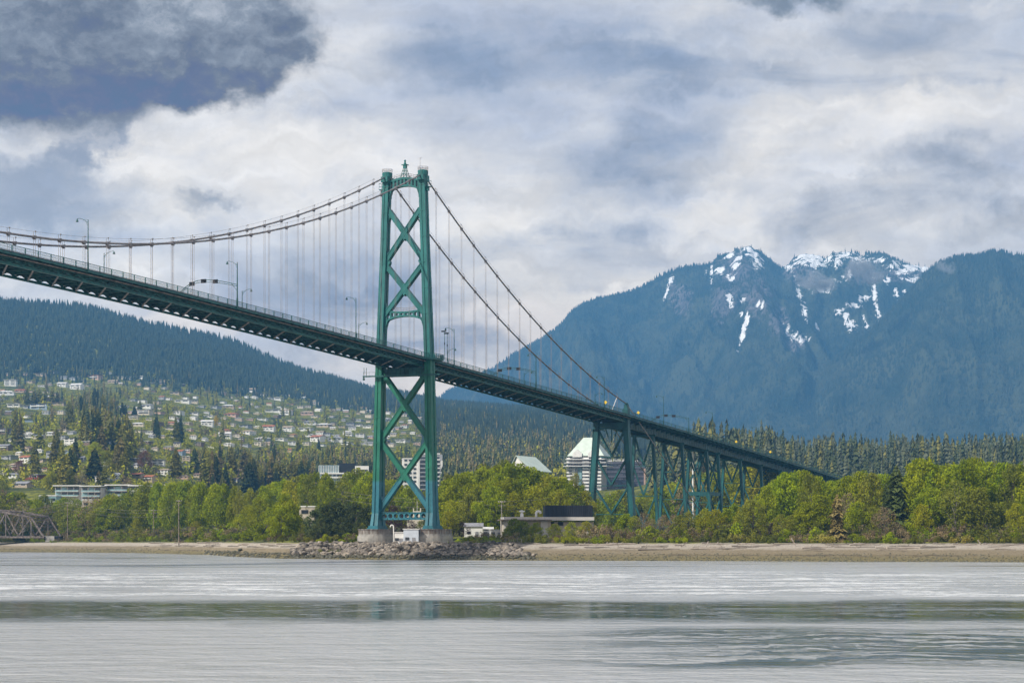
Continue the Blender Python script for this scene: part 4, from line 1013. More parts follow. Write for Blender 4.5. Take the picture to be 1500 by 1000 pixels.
def gantry(s, label, withlamp=True):
    p = br(s, 9.2, rail_z(s) - 2.0); o = empty('signal_gantry', p, label, 'signal gantry', 'lane signal gantries over the deck')
    H = 12.0 if withlamp else 6.6
    mb = MB(); mb.tube([p, p + UP * 2.6, p + UP * 2.7, p + UP * H], [.26, .25, .18, .11], 8); mb.build('pole', M['lampm'], o)
    q = br(s, -9.2, rail_z(s) - 2.0); mb = MB(); mb.tube([q, q + UP * 3.0], .16, 8); mb.build('far_pole', M['lampm'], o)
    f = lambda u: p.lerp(q, u) + UP * (6.2 + 1.7 * math.sin(math.pi * u * .9) - 2.9 * max(0, u - .6) ** 2 / .16)
    mb = MB(); us = np.linspace(0, 1, 15); mb.tube([f(u) for u in us], .10, 6); mb.tube([f(u) - UP * (.62 * (1 - abs(u - .5) * .6)) for u in us], .08, 6)
    for u in us[1:-1]: mb.beam(f(u), f(u) - UP * .55, .06, .06)
    mb.beam(p + UP * 4.6, f(.1), .08, .08); mb.build('arched_beam', M['lampm'], o)
    for u in (.36, .55, .74):
        mb = MB(); c = f(u) - UP * .3; mb.box(c, (1.35, .5, .85), (BE, BD, UP)); mb.box(c - BD * .35 + UP * .3, (1.2, .3, .06), (BE, BD, UP)); mb.box(c + BD * .0 - UP * .0, (1.5, .3, 1.0), (BE, BD, UP)); mb.build('signal_box', M['dark'], o)
    if withlamp:
        top = p + UP * (H - .55); e = -1; mb = MB(); arm = [top + BE * e * (3.0 * u) + UP * (1.15 * math.sin(min(1, u * 1.05) * 1.75) - .2) for u in np.linspace(0, 1, 9)]
        mb.tube(arm, .055, 5); mb.beam(top - UP * .9, arm[2], .05, .05); mb.build('arm', M['lampm'], o)
        mb = MB(); bell(mb, arm[-1] - UP * .28); mb.build('lamp_shade', M['lampm'], o)
gantry(-119.7, 'arched green lane signal gantry with three dark boxes left of the tower'); gantry(85.5, 'arched lane signal gantry between the tower and the cable bent'); gantry(254.2, 'small lane signal gantry on the viaduct right of the cable bent', False)
def dsign(s, t, label, z=.9, w=.95):
    p = br(s, t, rail_z(s) - 1.4); o = empty('warning_sign', p, label, 'road sign', 'yellow warning signs on the bridge')
    mb = MB(); mb.beam(p, p + UP * (z + 1.5), .07, .07); mb.build('post', M['lampm'], o)
    mb = MB(); c = p + UP * (z + 1.9); h = w * .72
    mb.prism([c - BD * .05 + BE * h, c - BD * .05 + UP * h, c - BD * .05 - BE * h, c - BD * .05 - UP * h], BD * .06); mb.build('sign_plate', M['yellow'], o)
dsign(-39.0, -5.9, 'faint yellow warning sign between the tower legs', .8); dsign(1.5, 8.6, 'yellow warning sign fixed at the foot of the right tower leg', .2)
dsign(161.5, 6.6, 'yellow diamond sign left of the cable bent head', .9, 1.0); dsign(198.5, 6.6, 'yellow diamond sign right of the cable bent head', .6, 1.0)
dsign(330.0, 6.6, 'yellow diamond sign halfway down the viaduct', .7, .9); dsign(385.0, 6.6, 'yellow diamond sign nearest the right end of the viaduct', .8, .9)
def cctv(s, t, label):
    p = br(s, t, rail_z(s) - 1.4); o = empty('camera_mast', p, label, 'camera mast', 'camera masts near the tower'); mb = MB(); mb.tube([p, p + UP * 8.6], .08, 6); mb.build('pole', M['lampm'], o)
    mb = MB(); mb.box(p + UP * 8.7 - BE * .3, (1.5, .5, .4), (BE, BD, UP)); mb.box(p + UP * 4.9, (.3, .3, .7)); mb.build('camera_box', M['dark'], o)
cctv(7.6, 11.0, 'thin mast with a dark box on the right side of the tower balcony'); cctv(3.0, 12.2, 'thin mast against the right tower leg with a dark box on top')

# ---------------------------------------------------------------- trees: a set of leaf-built kinds, then every tree an object of its own
def leaf_quads(C, size, rs, flat=0.6, out=None):
    n = len(C); u = rs.normal(size=(n, 3)); u /= np.linalg.norm(u, axis=1)[:, None]
    w = rs.normal(size=(n, 3)); v = np.cross(u, w); v /= np.linalg.norm(v, axis=1)[:, None] + 1e-9
    s = size * rs.uniform(0.6, 1.35, (n, 1))
    V = np.stack([C + u * s, C + v * s * flat, C - u * s, C - v * s * flat], 1).reshape(-1, 3)
    return V, np.arange(4 * n).reshape(n, 4)
def broadleaf(seed, H=20.0, wid=0.30, base=0.16, n=3600, leaf=0.37, clumps=34, top=0.75, lean=0.0, open_=0.0, lm=None, bark=None, twig=0.0):
    """unit kinds 20 m tall: limbs that end in leaf clumps of different size"""
    rs = np.random.RandomState(seed)
    tr = MB(); trunk = [Vector((rs.normal() * .12 * k + lean * k * .3, rs.normal() * .12 * k, H * k / 6 * .8)) for k in range(7)]
    r0 = H * .013; tr.tube(trunk, [r0 * (1.25 - .16 * k) for k in range(7)], 6)
    cs = []; 
    for k in range(clumps):
        f = base + (0.97 - base) * ((k + rs.rand()) / clumps) ** 0.9
        prof = math.sin(math.pi * min(1, ((f - base) / (1 - base)) ** top * .93 + .06)) ** .75
        a = k * 2.4 + rs.rand() * 1.3; rr = wid * H * prof * (rs.uniform(.35, 1.0) ** .6)
        c = np.array([rr * math.cos(a) + lean * f * 2, rr * math.sin(a), f * H]); cs.append((c, H * rs.uniform(.055, .125) * (0.65 + .5 * prof)))
        if k % 2 == 0:
            z = max(.12, f - rs.uniform(.12, .3)) * H * .85; i = min(5, int(z / (H * .8) * 6)); p = trunk[i].lerp(trunk[i + 1], z / (H * .8) * 6 - i) if i < 6 else trunk[6]
            q = Vector(c); tr.tube([p, p.lerp(q, .5) + Vector((0, 0, -H * .01)), q], [r0 * .42, r0 * .28, r0 * .08], 4, cap=False)
    Cs = []
    wts = np.array([c[1] ** 2 for c in cs]); wts /= wts.sum()
    for (c, r), m in zip(cs, rs.multinomial(n, wts)):
        d = rs.normal(size=(m, 3)); d /= np.linalg.norm(d, axis=1)[:, None]
        rad = r * rs.uniform(0.25, 1.0, (m, 1)) ** .55
        P = c + d * rad * np.array([1.1, 1.1, .85]); Cs.append(P)
    C = np.concatenate(Cs); C = C[C[:, 2] > H * .02]
    V, Fq = leaf_quads(C, leaf, rs)
    crown = np_mesh('crown', V, Fq, lm or M['leaf'])
    return crown, tr.mesh('trunk', bark or M['bark'])
def conifer(seed, H=25.0, wid=0.15, n=26, lm=None, ragged=.25, spray=1.0, base=.08):
    rs = np.random.RandomState(seed); tr = MB(); tr.tube([(0, 0, 0), (0, 0, H * .5), (0, 0, H * .99)], [H * .012, H * .008, .03], 6)
    V = []; 
    for k in range(n):
        f = base + (1 - base) * (k / n) ** .92; R_ = wid * 1.25 * H * (1 - f) ** .68 * rs.uniform(1 - ragged, 1 + ragged) + .25
        m = max(5, int(11 * (1 - f) + 5))
        for j in range(m):
            a = 2 * math.pi * (j + rs.rand() * .8) / m + k; L = R_ * rs.uniform(.65, 1.12); z = f * H + rs.normal() * H * .008
            d = np.array([math.cos(a), math.sin(a), 0]); sd = np.array([-math.sin(a), math.cos(a), 0]); dr = L * rs.uniform(.30, .62)
            w = L * .26 * spray + .18; th = H / n * .9
            p0 = np.array([0, 0, z + .3]); p1 = d * L * .62 + np.array([0, 0, z - dr * .35]); p2 = d * L + np.array([0, 0, z - dr])
            V += [p0, p1 + sd * w, p2, p1 - sd * w]
            V += [p0 + [0, 0, .2], p1 + np.array([0, 0, th * .5]), p2, p1 - np.array([0, 0, th * .75])]
    V = np.array(V); Fq = np.arange(len(V)).reshape(-1, 4)
    return np_mesh('crown', V, Fq, lm or M['needle']), tr.mesh('trunk', M['bark'])
def bush(seed, H=4.0, wid=.75, n=1500, leaf=.20, lm=None):
    rs = np.random.RandomState(seed); Cs = []
    for k in range(16):
        a = rs.rand() * 6.28; r = wid * H * rs.rand() ** .6; h = H * (.25 + .62 * rs.rand() * (1 - (r / (wid * H)) ** 2 * .75)); m = n // 16
        d = rs.normal(size=(m, 3)); d /= np.linalg.norm(d, axis=1)[:, None]
        Cs.append(np.array([r * math.cos(a), r * math.sin(a), h * .85]) + d * H * rs.uniform(.12, .26) * rs.uniform(.3, 1, (m, 1)) ** .5)
    C = np.concatenate(Cs); C[:, 2] = np.abs(C[:, 2])
    V, Fq = leaf_quads(C, leaf, rs)
    st = MB()
    for k in range(7):
        a = k * .9 + rs.rand(); st.tube([(0, 0, 0), (math.cos(a) * wid * H * .35, math.sin(a) * wid * H * .35, H * .5), (math.cos(a) * wid * H * .6, math.sin(a) * wid * H * .6, H * .85)], [.07, .05, .02], 4)
    return np_mesh('foliage', V, Fq, lm or M['leaf_bush']), st.mesh('stems', M['bark'])
PK = {}
PK['green'] = [broadleaf(s, lm=M['leaf'], wid=w, n=5200) for s, w in ((1, .27), (2, .31), (3, .24), (4, .34))]
PK['tall'] = [broadleaf(s, lm=M['leaf'], wid=w, n=4400, base=.22, top=.8, bark=M['palebark']) for s, w in ((11, .19), (12, .22), (13, .17))]
PK['olive'] = [broadleaf(s, lm=M['leaf_dull'], wid=w, n=3600) for s, w in ((21, .27), (22, .31))]
PK['thin'] = [broadleaf(s, lm=M['leaf_dull'], wid=.2, n=1500, base=.3, leaf=.36, clumps=26, bark=M['palebark']) for s in (31, 32, 33)]
PK['fresh'] = [broadleaf(s, lm=M['leaf_yel'], wid=w, n=3400) for s, w in ((41, .26), (42, .33))]
PK['slim'] = [broadleaf(45, lm=M['leaf_yel'], wid=.15, n=2600, base=.08)]
PK['gold'] = [broadleaf(51, lm=M['leaf_gold'], wid=.42, n=2600, base=.08)]
PK['goldslim'] = [broadleaf(52, lm=M['leaf_gold'], wid=.16, n=1800, base=.04)]
PK['copper'] = [broadleaf(61, lm=M['leaf_pink'], wid=.34, n=3000, base=.2, bark=M['palebark'])]
PK['purple'] = [broadleaf(62, lm=M['leaf_purp'], wid=.42, n=2400, base=.08)]
PK['twiggy'] = [broadleaf(s, lm=M['leaf_twig'], wid=.32, n=1700, leaf=.32, base=.2, bark=M['palebark']) for s in (71, 72)]
PK['conifer'] = [conifer(s, wid=w, lm=M['needle']) for s, w in ((81, .15), (82, .19), (83, .13))]
PK['conifer_lit'] = [conifer(s, wid=w, lm=M['needle_lit'], ragged=.35) for s, w in ((84, .16), (85, .20), (86, .14))]
PK['conifer_br'] = [conifer(s, wid=w, lm=M['needle_br'], ragged=.4, spray=.85) for s, w in ((87, .17), (88, .14))]
PK['pine'] = [broadleaf(s, lm=M['needle'], wid=.42, n=5200, base=.05, leaf=.40, clumps=40) for s in (91, 92)]
PK['bush'] = [bush(s, lm=M['leaf_bush'], wid=w) for s, w in ((101, .8), (102, 1.05), (103, .65))]
PK['bush_green'] = [bush(s, lm=M['leaf'], wid=w) for s, w in ((104, .8), (105, 1.0))]
PK['bush_twig'] = [bush(s, lm=M['leaf_twig'], wid=w, n=1000, leaf=.16) for s, w in ((106, .8), (107, 1.1))]
PK['bush_dark'] = [bush(s, lm=M['needle_lit'], wid=w) for s, w in ((108, .95),)]
NOMH = dict(conifer=25., conifer_lit=25., conifer_br=25., bush=4., bush_green=4., bush_twig=4., bush_dark=4.)
DESC = dict(green='leafy bright green tree', tall='slender bright green tree', olive='olive green leafy tree', thin='sparse pale trunked tree', fresh='yellow green tree', slim='narrow yellow green tree', gold='rounded golden yellow tree', goldslim='narrow orange yellow tree', copper='copper pink leafed tree', purple='dark purple leafed tree', twiggy='brownish half bare tree',
            conifer='dark green conifer', conifer_lit='sunlit olive green conifer', conifer_br='brownish green conifer', pine='dark bushy pine', bush='low green bush', bush_green='bright green shrub', bush_twig='brownish twiggy shrub', bush_dark='dark olive shrub')
LAB = []          # (object, description, picture column, place phrase, group)
def plant(kind, px, Y, H, phrase, group, wide=1.0, z=None, parts=True, dz=0.0):
    cr, tk = rnd.choice(PK[kind]); nom = NOMH.get(kind, 20.0)
    isb = kind.startswith('bush'); nm = 'shrub' if isb else ('conifer_tree' if kind.startswith('conifer') else 'pine_tree' if kind == 'pine' else 'broadleaf_tree')
    loc = at(px, Y, z); loc.z += dz - .15
    k = H / nom; sc = (k * wide, k * wide, k)
    o = bpy.data.objects.new(nm, None); COL.objects.link(o); o.location = loc; o.scale = sc; o.rotation_euler = (0, 0, rnd.random() * 6.28)
    for me, n in ((cr, 'foliage' if isb else 'crown'), (tk, 'stems' if isb else 'trunk')):
        if n in ('stems',) and not parts: continue
        c = bpy.data.objects.new(n, me); COL.objects.link(c); c.parent = o
    o['category'] = 'shrub' if isb else 'tree'; o['group'] = group
    LAB.append((o, DESC[kind], px, phrase)); return o
def plant_top(kind, px, Y, row, phrase, group, wide=1.0, hmin=2.0):
    g = gz(px, Y); H = max(hmin, zpix(row, Y) - g); return plant(kind, px, Y, H, phrase, group, wide)
def pick(w):
    t = rnd.random() * sum(w.values())
    for k, v in w.items():
        t -= v
        if t <= 0: return k
    return k
OUT_R = [(860, 765), (900, 752), (940, 748), (980, 746), (1010, 748), (1040, 738), (1070, 730), (1100, 722), (1125, 706), (1150, 690), (1170, 683), (1190, 692), (1215, 702), (1235, 697), (1262, 686), (1288, 691), (1310, 700), (1341, 668), (1360, 668), (1380, 680), (1397, 673), (1428, 670), (1453, 673), (1480, 675), (1560, 670)]
OUT_M = [(640, 712), (660, 694), (690, 689), (710, 681), (740, 674), (760, 676), (780, 683), (800, 690), (820, 697), (845, 708), (870, 728), (940, 738)]
OUT_V = [(890, 722), (915, 712), (930, 725), (960, 712), (985, 705), (1015, 684), (1040, 690), (1060, 690), (1085, 676), (1110, 670), (1130, 676), (1180, 690)]
OUT_L = [(-40, 715), (0, 722), (20, 738), (50, 744), (80, 732), (105, 723), (130, 728), (150, 724), (180, 719), (200, 710), (230, 704), (265, 703), (300, 705), (335, 707), (365, 717), (385, 711), (405, 699), (430, 695), (450, 691), (470, 687), (490, 700), (510, 689), (530, 685), (545, 691), (575, 702), (600, 707), (640, 712)]
def shore_phrase(px, row):
    if px < 110: a = 'beside the old railway bridge'
    elif px < 330: a = 'on the far left shore'
    elif px < 470: a = 'behind the pale left beach'
    elif px < 645: a = 'around the tower foot'
    elif px < 760: a = 'just right of the tower'
    elif px < 880: a = 'by the charcoal roofed building'
    elif px < 1010: a = 'under the viaduct'
    elif px < 1160: a = 'under the lower viaduct end'
    elif px < 1300: a = 'right of the viaduct end'
    else: a = 'at the far right shore'
    return row + ' ' + a
# back rows
for px in np.arange(-20, 650, 9.5):
    p = px + rnd.uniform(-3, 3); top = lerp_tab(p, OUT_L) + abs(rnd.gauss(0, 4)) ; Y = shoreY(p) + rnd.uniform(130, 215)
    if p > 360: Y = rnd.uniform(900, 1010)
    kind = pick(dict(green=2.5, tall=5, olive=1.0)) if 190 < p < 345 else pick(dict(green=3, tall=2, olive=2.2, thin=1.6 if p < 200 else .4, fresh=.8))
    plant_top(kind, p, Y, top, shore_phrase(p, 'in the tall row'), 'broadleaf trees in the tall shore rows', rnd.uniform(.62, .95))
for px in np.arange(648, 870, 8.0):
    p = px + rnd.uniform(-3, 3); top = lerp_tab(p, OUT_M) + abs(rnd.gauss(0, 4)); plant_top(pick(dict(green=5, tall=1, olive=1.2, fresh=1.3)), p, rnd.uniform(800, 880), top, shore_phrase(p, 'in the tall row'), 'broadleaf trees in the tall shore rows', rnd.uniform(.85, 1.2))
for px in np.arange(650, 860, 13.0):
    p = px + rnd.uniform(-5, 5); top = lerp_tab(p, OUT_M) + rnd.uniform(18, 50); plant_top(pick(dict(green=4, olive=1, fresh=2)), p, rnd.uniform(765, 800), min(765, top), shore_phrase(p, 'in the lower row'), 'broadleaf trees in the lower shore row', rnd.uniform(.9, 1.3))
for px in np.arange(890, 1170, 11.0):
    p = px + rnd.uniform(-4, 4); top = lerp_tab(p, OUT_V) + abs(rnd.gauss(0, 7)); plant_top(pick(dict(green=3, olive=2, fresh=1.5, twiggy=.6)), p, rnd.uniform(1060, 1180), top, shore_phrase(p, 'behind the bents'), 'broadleaf trees behind the viaduct bents', rnd.uniform(.8, 1.15))
for px in np.arange(1120, 1590, 8.5):
    p = px + rnd.uniform(-3, 3); Y = shoreY(p) + rnd.uniform(110, 190); top = lerp_tab(p, OUT_R) + abs(rnd.gauss(0, 5))
    if 1300 < p < 1328: continue
    plant_top(pick(dict(green=2.0, tall=4.4, olive=1.0, thin=1.3)), p, Y, top, shore_phrase(p, 'in the tall row'), 'broadleaf trees in the tall shore rows', rnd.uniform(.60, .95))
for px in np.arange(880, 1530, 13.0):
    p = px + rnd.uniform(-4, 4); Y = shoreY(p) + rnd.uniform(82, 108); o = lerp_tab(p, OUT_R); top = o + (rnd.uniform(0, 14) if p < 1110 else rnd.uniform(26, 70)); top = min(top, 768)
    plant_top(pick(dict(green=3.0, olive=2.2, fresh=.9, twiggy=1.1, thin=.6)), p, Y, top, shore_phrase(p, 'in the lower row'), 'broadleaf trees in the lower shore row', rnd.uniform(.9, 1.35))
plant_top('conifer', 1313, 655, 679, 'standing dark among the green trees at the right', 'lone conifers by the shore', 1.15)
plant_top('conifer', 1298, 660, 706, 'beside the tall conifer at the right', 'lone conifers by the shore', 1.0); plant_top('conifer', 937, 1010, 735, 'behind the second viaduct bent', 'lone conifers by the shore', 1.2)
plant_top('conifer_br', 1226, 640, 722, 'at the end of the viaduct', 'lone conifers by the shore', 1.3)
for p, r in ((462, 745), (478, 738), (492, 734), (508, 737), (522, 735), (536, 742), (470, 758), (500, 756), (528, 757)): plant_top('pine', p, rnd.uniform(728, 748) if r < 750 else 716, r, shore_phrase(p, 'in the dark clump'), 'dark pines left of the tower', rnd.uniform(.9, 1.15))
for p, r, k in ((352, 752, 'fresh'), (366, 738, 'fresh'), (381, 728, 'fresh'), (396, 742, 'green'), (412, 740, 'green'), (426, 748, 'green'), (405, 755, 'fresh'), (440, 757, 'olive'), (419, 722, 'green'), (371, 760, 'fresh')): plant_top(k, p, rnd.uniform(850, 890) if p < 400 else rnd.uniform(745, 800), r, shore_phrase(p, 'in the lower row'), 'broadleaf trees in the lower shore row', rnd.uniform(.9, 1.2))
for i in range(22):
    p = -8 + 8.6 * i + rnd.uniform(-3, 3); plant_top(pick(dict(green=2, olive=3, thin=2.2 if p > 60 else 0, twiggy=.7)), p, rnd.uniform(1130, 1175) if p < 90 else shoreY(p) + 118, (rnd.uniform(716, 732) if p < 62 else rnd.uniform(724, 748)), shore_phrase(p, 'in the inner row'), 'broadleaf trees behind the railway bridge', rnd.uniform(.9, 1.3))
plant_top('slim', 200, 1052, 759, 'upright by the left utility poles', 'trees by the utility poles', 1.5); plant_top('fresh', 287, 985, 762, 'low between the utility poles', 'trees by the utility poles', 1.5)
plant_top('purple', 577, 742, 740, 'between the tower legs', 'trees at the foot of the tower', 1.0); plant_top('purple', 590, 748, 752, 'between the tower legs', 'trees at the foot of the tower', 1.3)
plant_top('fresh', 656, 720, 747, 'beside the right tower leg', 'trees at the foot of the tower', 1.35); plant_top('olive', 617, 752, 762, 'between the tower legs', 'trees at the foot of the tower', 1.6); plant_top('fresh', 530, 722, 764, 'beside the left tower leg', 'trees at the foot of the tower', 1.3)
plant_top('purple', 676, 722, 763, 'just left of the white shed', 'trees at the foot of the tower', 1.4)
for p, r, Y in ((754, 758, 690), (765, 762, 684), (785, 764, 680), (812, 766, 672), (742, 772, 676), (838, 764, 668), (858, 762, 672)): plant_top('green' if p < 800 else 'fresh', p, Y, r, 'in front of the beige service building', 'young trees before the service building', rnd.uniform(1.0, 1.4))
# shrubs along the top of the beach
for px in np.arange(-20, 1560, 9.0):
    p = px + rnd.uniform(-3, 3); 
    if 500 < p < 700 and rnd.random() < .75: continue
    if 735 < p < 870 and rnd.random() < .3: continue
    Y = shoreY(p) + rnd.uniform(64, 84) + (10 if 300 < p < 460 else 0); H = rnd.uniform(2.0, 4.6) * (1.0 if p > 700 else .9)
    k = pick(dict(bush=3, bush_green=1.8, bush_twig=2.2, bush_dark=.8)); plant(k, p, Y, H, shore_phrase(p, 'on the beach edge'), 'shrubs along the beach edge', rnd.uniform(.8, 1.3))
for px in np.arange(880, 1560, 10.5):
    p = px + rnd.uniform(-3, 3); plant(pick(dict(bush=2.2, bush_green=1.4, bush_twig=1.6)), p, shoreY(p) + rnd.uniform(74, 92), rnd.uniform(4, 7.0), shore_phrase(p, 'above the beach'), 'taller shrubs behind the beach', rnd.uniform(.8, 1.1))

for px in np.arange(-15, 480, 6.6):      # undergrowth that closes the row on the left
    p = px + rnd.uniform(-3, 3); plant(pick(dict(bush=2.5, bush_green=2.2, bush_twig=1.6)), p, (shoreY(p) + rnd.uniform(92, 128)) if p < 360 else rnd.uniform(780, 860), rnd.uniform(4, 7.5), shore_phrase(p, 'behind the beach'), 'taller shrubs behind the beach', rnd.uniform(.9, 1.3))
for p, Y, H in ((548, 652, 1.6), (592, 650, 1.9), (600, 649, 2.2), (609, 650, 2.6), (619, 650, 2.4), (629, 651, 2.0), (640, 653, 1.5), (664, 655, 2.4), (672, 655, 2.8), (690, 656, 3.6), (700, 656, 3.8), (711, 657, 3.2), (722, 658, 2.2), (512, 653, 1.8), (500, 655, 2.2), (488, 656, 1.8), (474, 658, 2.4)): plant('bush_green' if p > 655 else 'bush', p, Y, H, 'along the fence before the piers', 'shrubs by the tower piers', 1.2)
# ---- slopes: first the trees that stand out, then the many
def slope_phrase(px, row):
    b = 'low' if row > 668 else 'midway' if row > 620 else 'high'
    if row > 708 and 70 < px < 220: a = 'beside the terraced flats'
    elif 95 < px < 196 and 560 < row < 660: a = 'on the wooded knoll'
    elif px < 50: a = 'at the far left slope edge'
    elif px < 100: a = 'on the left slope'
    elif px < 200: a = 'below or above the knoll'
    elif px < 250: a = 'right of the wooded knoll'
    elif px < 330: a = 'well right of the knoll'
    elif px < 410: a = 'on the slope mid left'
    elif px < 480: a = 'well left of the tower'
    elif px < 550: a = 'just left of the tower'
    elif px < 645: a = 'seen between the tower legs'
    elif px < 860: a = 'on the slope right of the tower'
    elif px < 1130: a = 'beyond the viaduct'
    else: a = 'in the far right woods'
    return b + ' ' + a
def slope(kind, px, top, base, wide=1.0, fixedY=None):
    Y = fixedY or find_Y(px, base)
    if not Y: return None
    H = (base - top) * Y / F; return plant(kind, px, Y, H, slope_phrase(px, base), ('conifers' if kind.startswith('conifer') else 'broadleaf trees') + ' on the slopes', wide)
BIG = [('conifer_lit', 22, 600, 656, 1.0), ('conifer_br', 30, 606, 664, 1.0), ('conifer_lit', 58, 626, 662, 1.3), ('conifer_lit', 79, 640, 690, 1.0), ('conifer_lit', 90, 644, 706, 1.1), ('conifer', 103, 655, 710, 1.2), ('conifer_lit', 83, 626, 662, 1.1), ('conifer', 110, 660, 706, 1.0),
       ('conifer_br', 177, 640, 698, 1.3), ('conifer_br', 169, 652, 700, 1.0), ('conifer_lit', 184, 652, 700, 1.0), ('fresh', 140, 648, 684, 1.2), ('fresh', 155, 660, 684, 1.2), ('conifer_lit', 131, 674, 705, 1.1), ('copper', 212, 659, 692, 1.2), ('copper', 30, 674, 698, 1.4), ('gold', 414, 668, 681, 1.4), ('goldslim', 316, 608, 626, 1.1), ('purple', 308, 627, 637, 1.2), ('purple', 452, 630, 638, 1.4),
       ('fresh', 75, 690, 718, 1.3), ('conifer_lit', 258, 612, 650, 1.3), ('conifer', 264, 611, 648, 1.3), ('conifer', 285, 655, 695, 1.2), ('conifer_lit', 300, 650, 690, 1.1), ('fresh', 314, 648, 682, 1.0), ('conifer', 322, 652, 690, 1.2), ('conifer_lit', 339, 652, 692, 1.2), ('conifer', 350, 656, 692, 1.1), ('conifer_lit', 365, 660, 700, 1.1), ('twiggy', 386, 676, 704, 1.5), ('fresh', 365, 690, 706, 1.5), ('conifer_br', 297, 690, 712, 1.3), ('gold', 303, 686, 700, 1.0), ('conifer', 228, 610, 638, 1.1), ('conifer', 232, 616, 644, 1.0), ('conifer', 197, 594, 612, 1.5), ('conifer_lit', 205, 586, 602, 1.4), ('fresh', 146, 668, 690, 1.0), ('olive', 160, 672, 700, 1.2),
       ('conifer', 402, 650, 690, 1.0), ('conifer_lit', 436, 640, 668, 1.1), ('conifer_lit', 480, 652, 690, 1.1), ('conifer', 467, 641, 660, 1.1), ('conifer_lit', 512, 645, 680, 1.1), ('fresh', 590, 682, 715, 1.1), ('fresh', 843, 692, 735, .9), ('fresh', 540, 682, 712, 1.0)]
for k, p, t, b, w in BIG: slope(k, p, t, b, w)
for i in range(34):                                   # the knoll's tall grove
    p = rnd.gauss(146, 24); p = min(192, max(98, p)); b = rnd.uniform(592, 652); t = b - rnd.uniform(24, 44)
    t = max(t, 566 + abs(p - 138) * .55); slope(pick(dict(conifer=2, conifer_lit=3)), p, t, b, rnd.uniform(1.1, 1.5))
for p, t, b in ((40, 568, 592), (50, 572, 594), (58, 569, 592), (67, 571, 592), (76, 570, 592), (84, 572, 592)): slope('conifer_lit', p, t, b, 1.5)
HOUSES_AT = []     # filled below, before the rest of the slope trees

# ---------------------------------------------------------------- houses on the slope
HC = dict(white=(.70, .69, .66), cream=(.60, .53, .42), grey=(.34, .35, .37), tan=(.42, .34, .25), pink=(.50, .34, .27), brown=(.17, .12, .09), blue=(.25, .32, .40), red=(.25, .055, .04), dark=(.07, .07, .08))
RC = dict(grey=(.26, .26, .28), white=(.66, .65, .63), brown=(.16, .115, .09), red=(.36, .13, .07), dark=(.07, .07, .08), tan=(.38, .30, .22))
HM = {k: mat('wall_' + k, c, .8, var=.08, scale=.6) for k, c in HC.items()}; RM = {k: mat('roof_' + k, c, .85, var=.14, scale=.8) for k, c in RC.items()}
def house_meshes(typ, storeys, seed):
    """unit houses 12 m wide, 9 m deep; walls, roof, chimney as meshes; windows listed"""
    hw, hd, hh = 6.0, 4.5, 2.9 * storeys; rs = random.Random(seed)
    wl = MB(); wl.box((0, 0, hh / 2 - 2), (2 * hw, 2 * hd, hh + 4)); rf = MB()
    if typ == 'gable':
        rh = 2.3; e = .6
        wl.prism([(-hw + .01, -hd, hh), (-hw + .01, hd, hh), (-hw + .01, 0, hh + rh - .2)], (2 * hw - .02, 0, 0))
        for sy in (-1, 1): rf.hexa([Vector((x, sy * y, z)) for z0 in (0, .28) for x, y, z in ((-hw - e, hd + e, hh - .3 + z0), (hw + e, hd + e, hh - .3 + z0), (hw + e, 0, hh + rh + z0), (-hw - e, 0, hh + rh + z0))])
    elif typ == 'front':
        rh = 3.2; e = .5
        wl.prism([(-hw, -hd + .01, hh), (hw, -hd + .01, hh), (0, -hd + .01, hh + rh - .2)], (0, 2 * hd - .02, 0))
        for sx in (-1, 1): rf.hexa([Vector((sx * x, y, z)) for z0 in (0, .28) for x, y, z in ((hw + e, -hd - e, hh - .3 + z0), (hw + e, hd + e, hh - .3 + z0), (0, hd + e, hh + rh + z0), (0, -hd - e, hh + rh + z0))])
    elif typ == 'hip':
        rh = 2.0; e = .7; a = [(-hw - e, -hd - e, hh), (hw + e, -hd - e, hh), (hw + e, hd + e, hh), (-hw - e, hd + e, hh)]; b = [(-hw * .45, -.3, hh + rh), (hw * .45, -.3, hh + rh), (hw * .45, .3, hh + rh), (-hw * .45, .3, hh + rh)]
        rf.hexa([Vector(p) for p in a + b])
    else:
        rf.box((0, 0, hh + .2), (2 * hw + 1.6, 2 * hd + 1.6, .45)); rf.box((hw * .3, 0, hh + .7), (3, 3, .8))
    wn = []
    for s in range(storeys):
        z = 2.9 * s + 1.6
        if typ == 'flat' or rs.random() < .5:
            wn += [(-3.0, z, 4.4, 1.5), (2.8, z, 4.6, 1.5)]
        else: wn += [(-4.0, z, 1.8, 1.4), (-.6, z, 2.6, 1.4), (3.6, z, 2.0, 1.4)]
    wm = MB(); wm.box((0, 0, 0), (1, .24, 1)); wm.cur = 1; wm.box((0, .02, 0), (.88, .30, .86))
    ch = MB(); ch.box((hw * .45, 1.0, hh + 1.6), (1.0, 1.0, 3.0)); ch.box((hw * .45, 1.0, hh + 3.2), (1.2, 1.2, .25))
    bal = MB(); bal.box((0, -hd - .7, 2.9 * (storeys - 1) + .1), (9.5, 1.4, .2)); bal.box((0, -hd - 1.38, 2.9 * (storeys - 1) + .6), (9.5, .06, .9))
    return dict(wall=wl, roof=rf, win=wn, chim=ch, bal=bal, hh=hh, hd=hd)
WINME = None
def win_mesh():
    w = MB(); w.box((0, 0, 0), (1, .24, 1)); w.cur = 1; w.box((0, -.04, 0), (.88, .24, .86)); return w.mesh('window', [M['white'], M['win']])
HP = {}
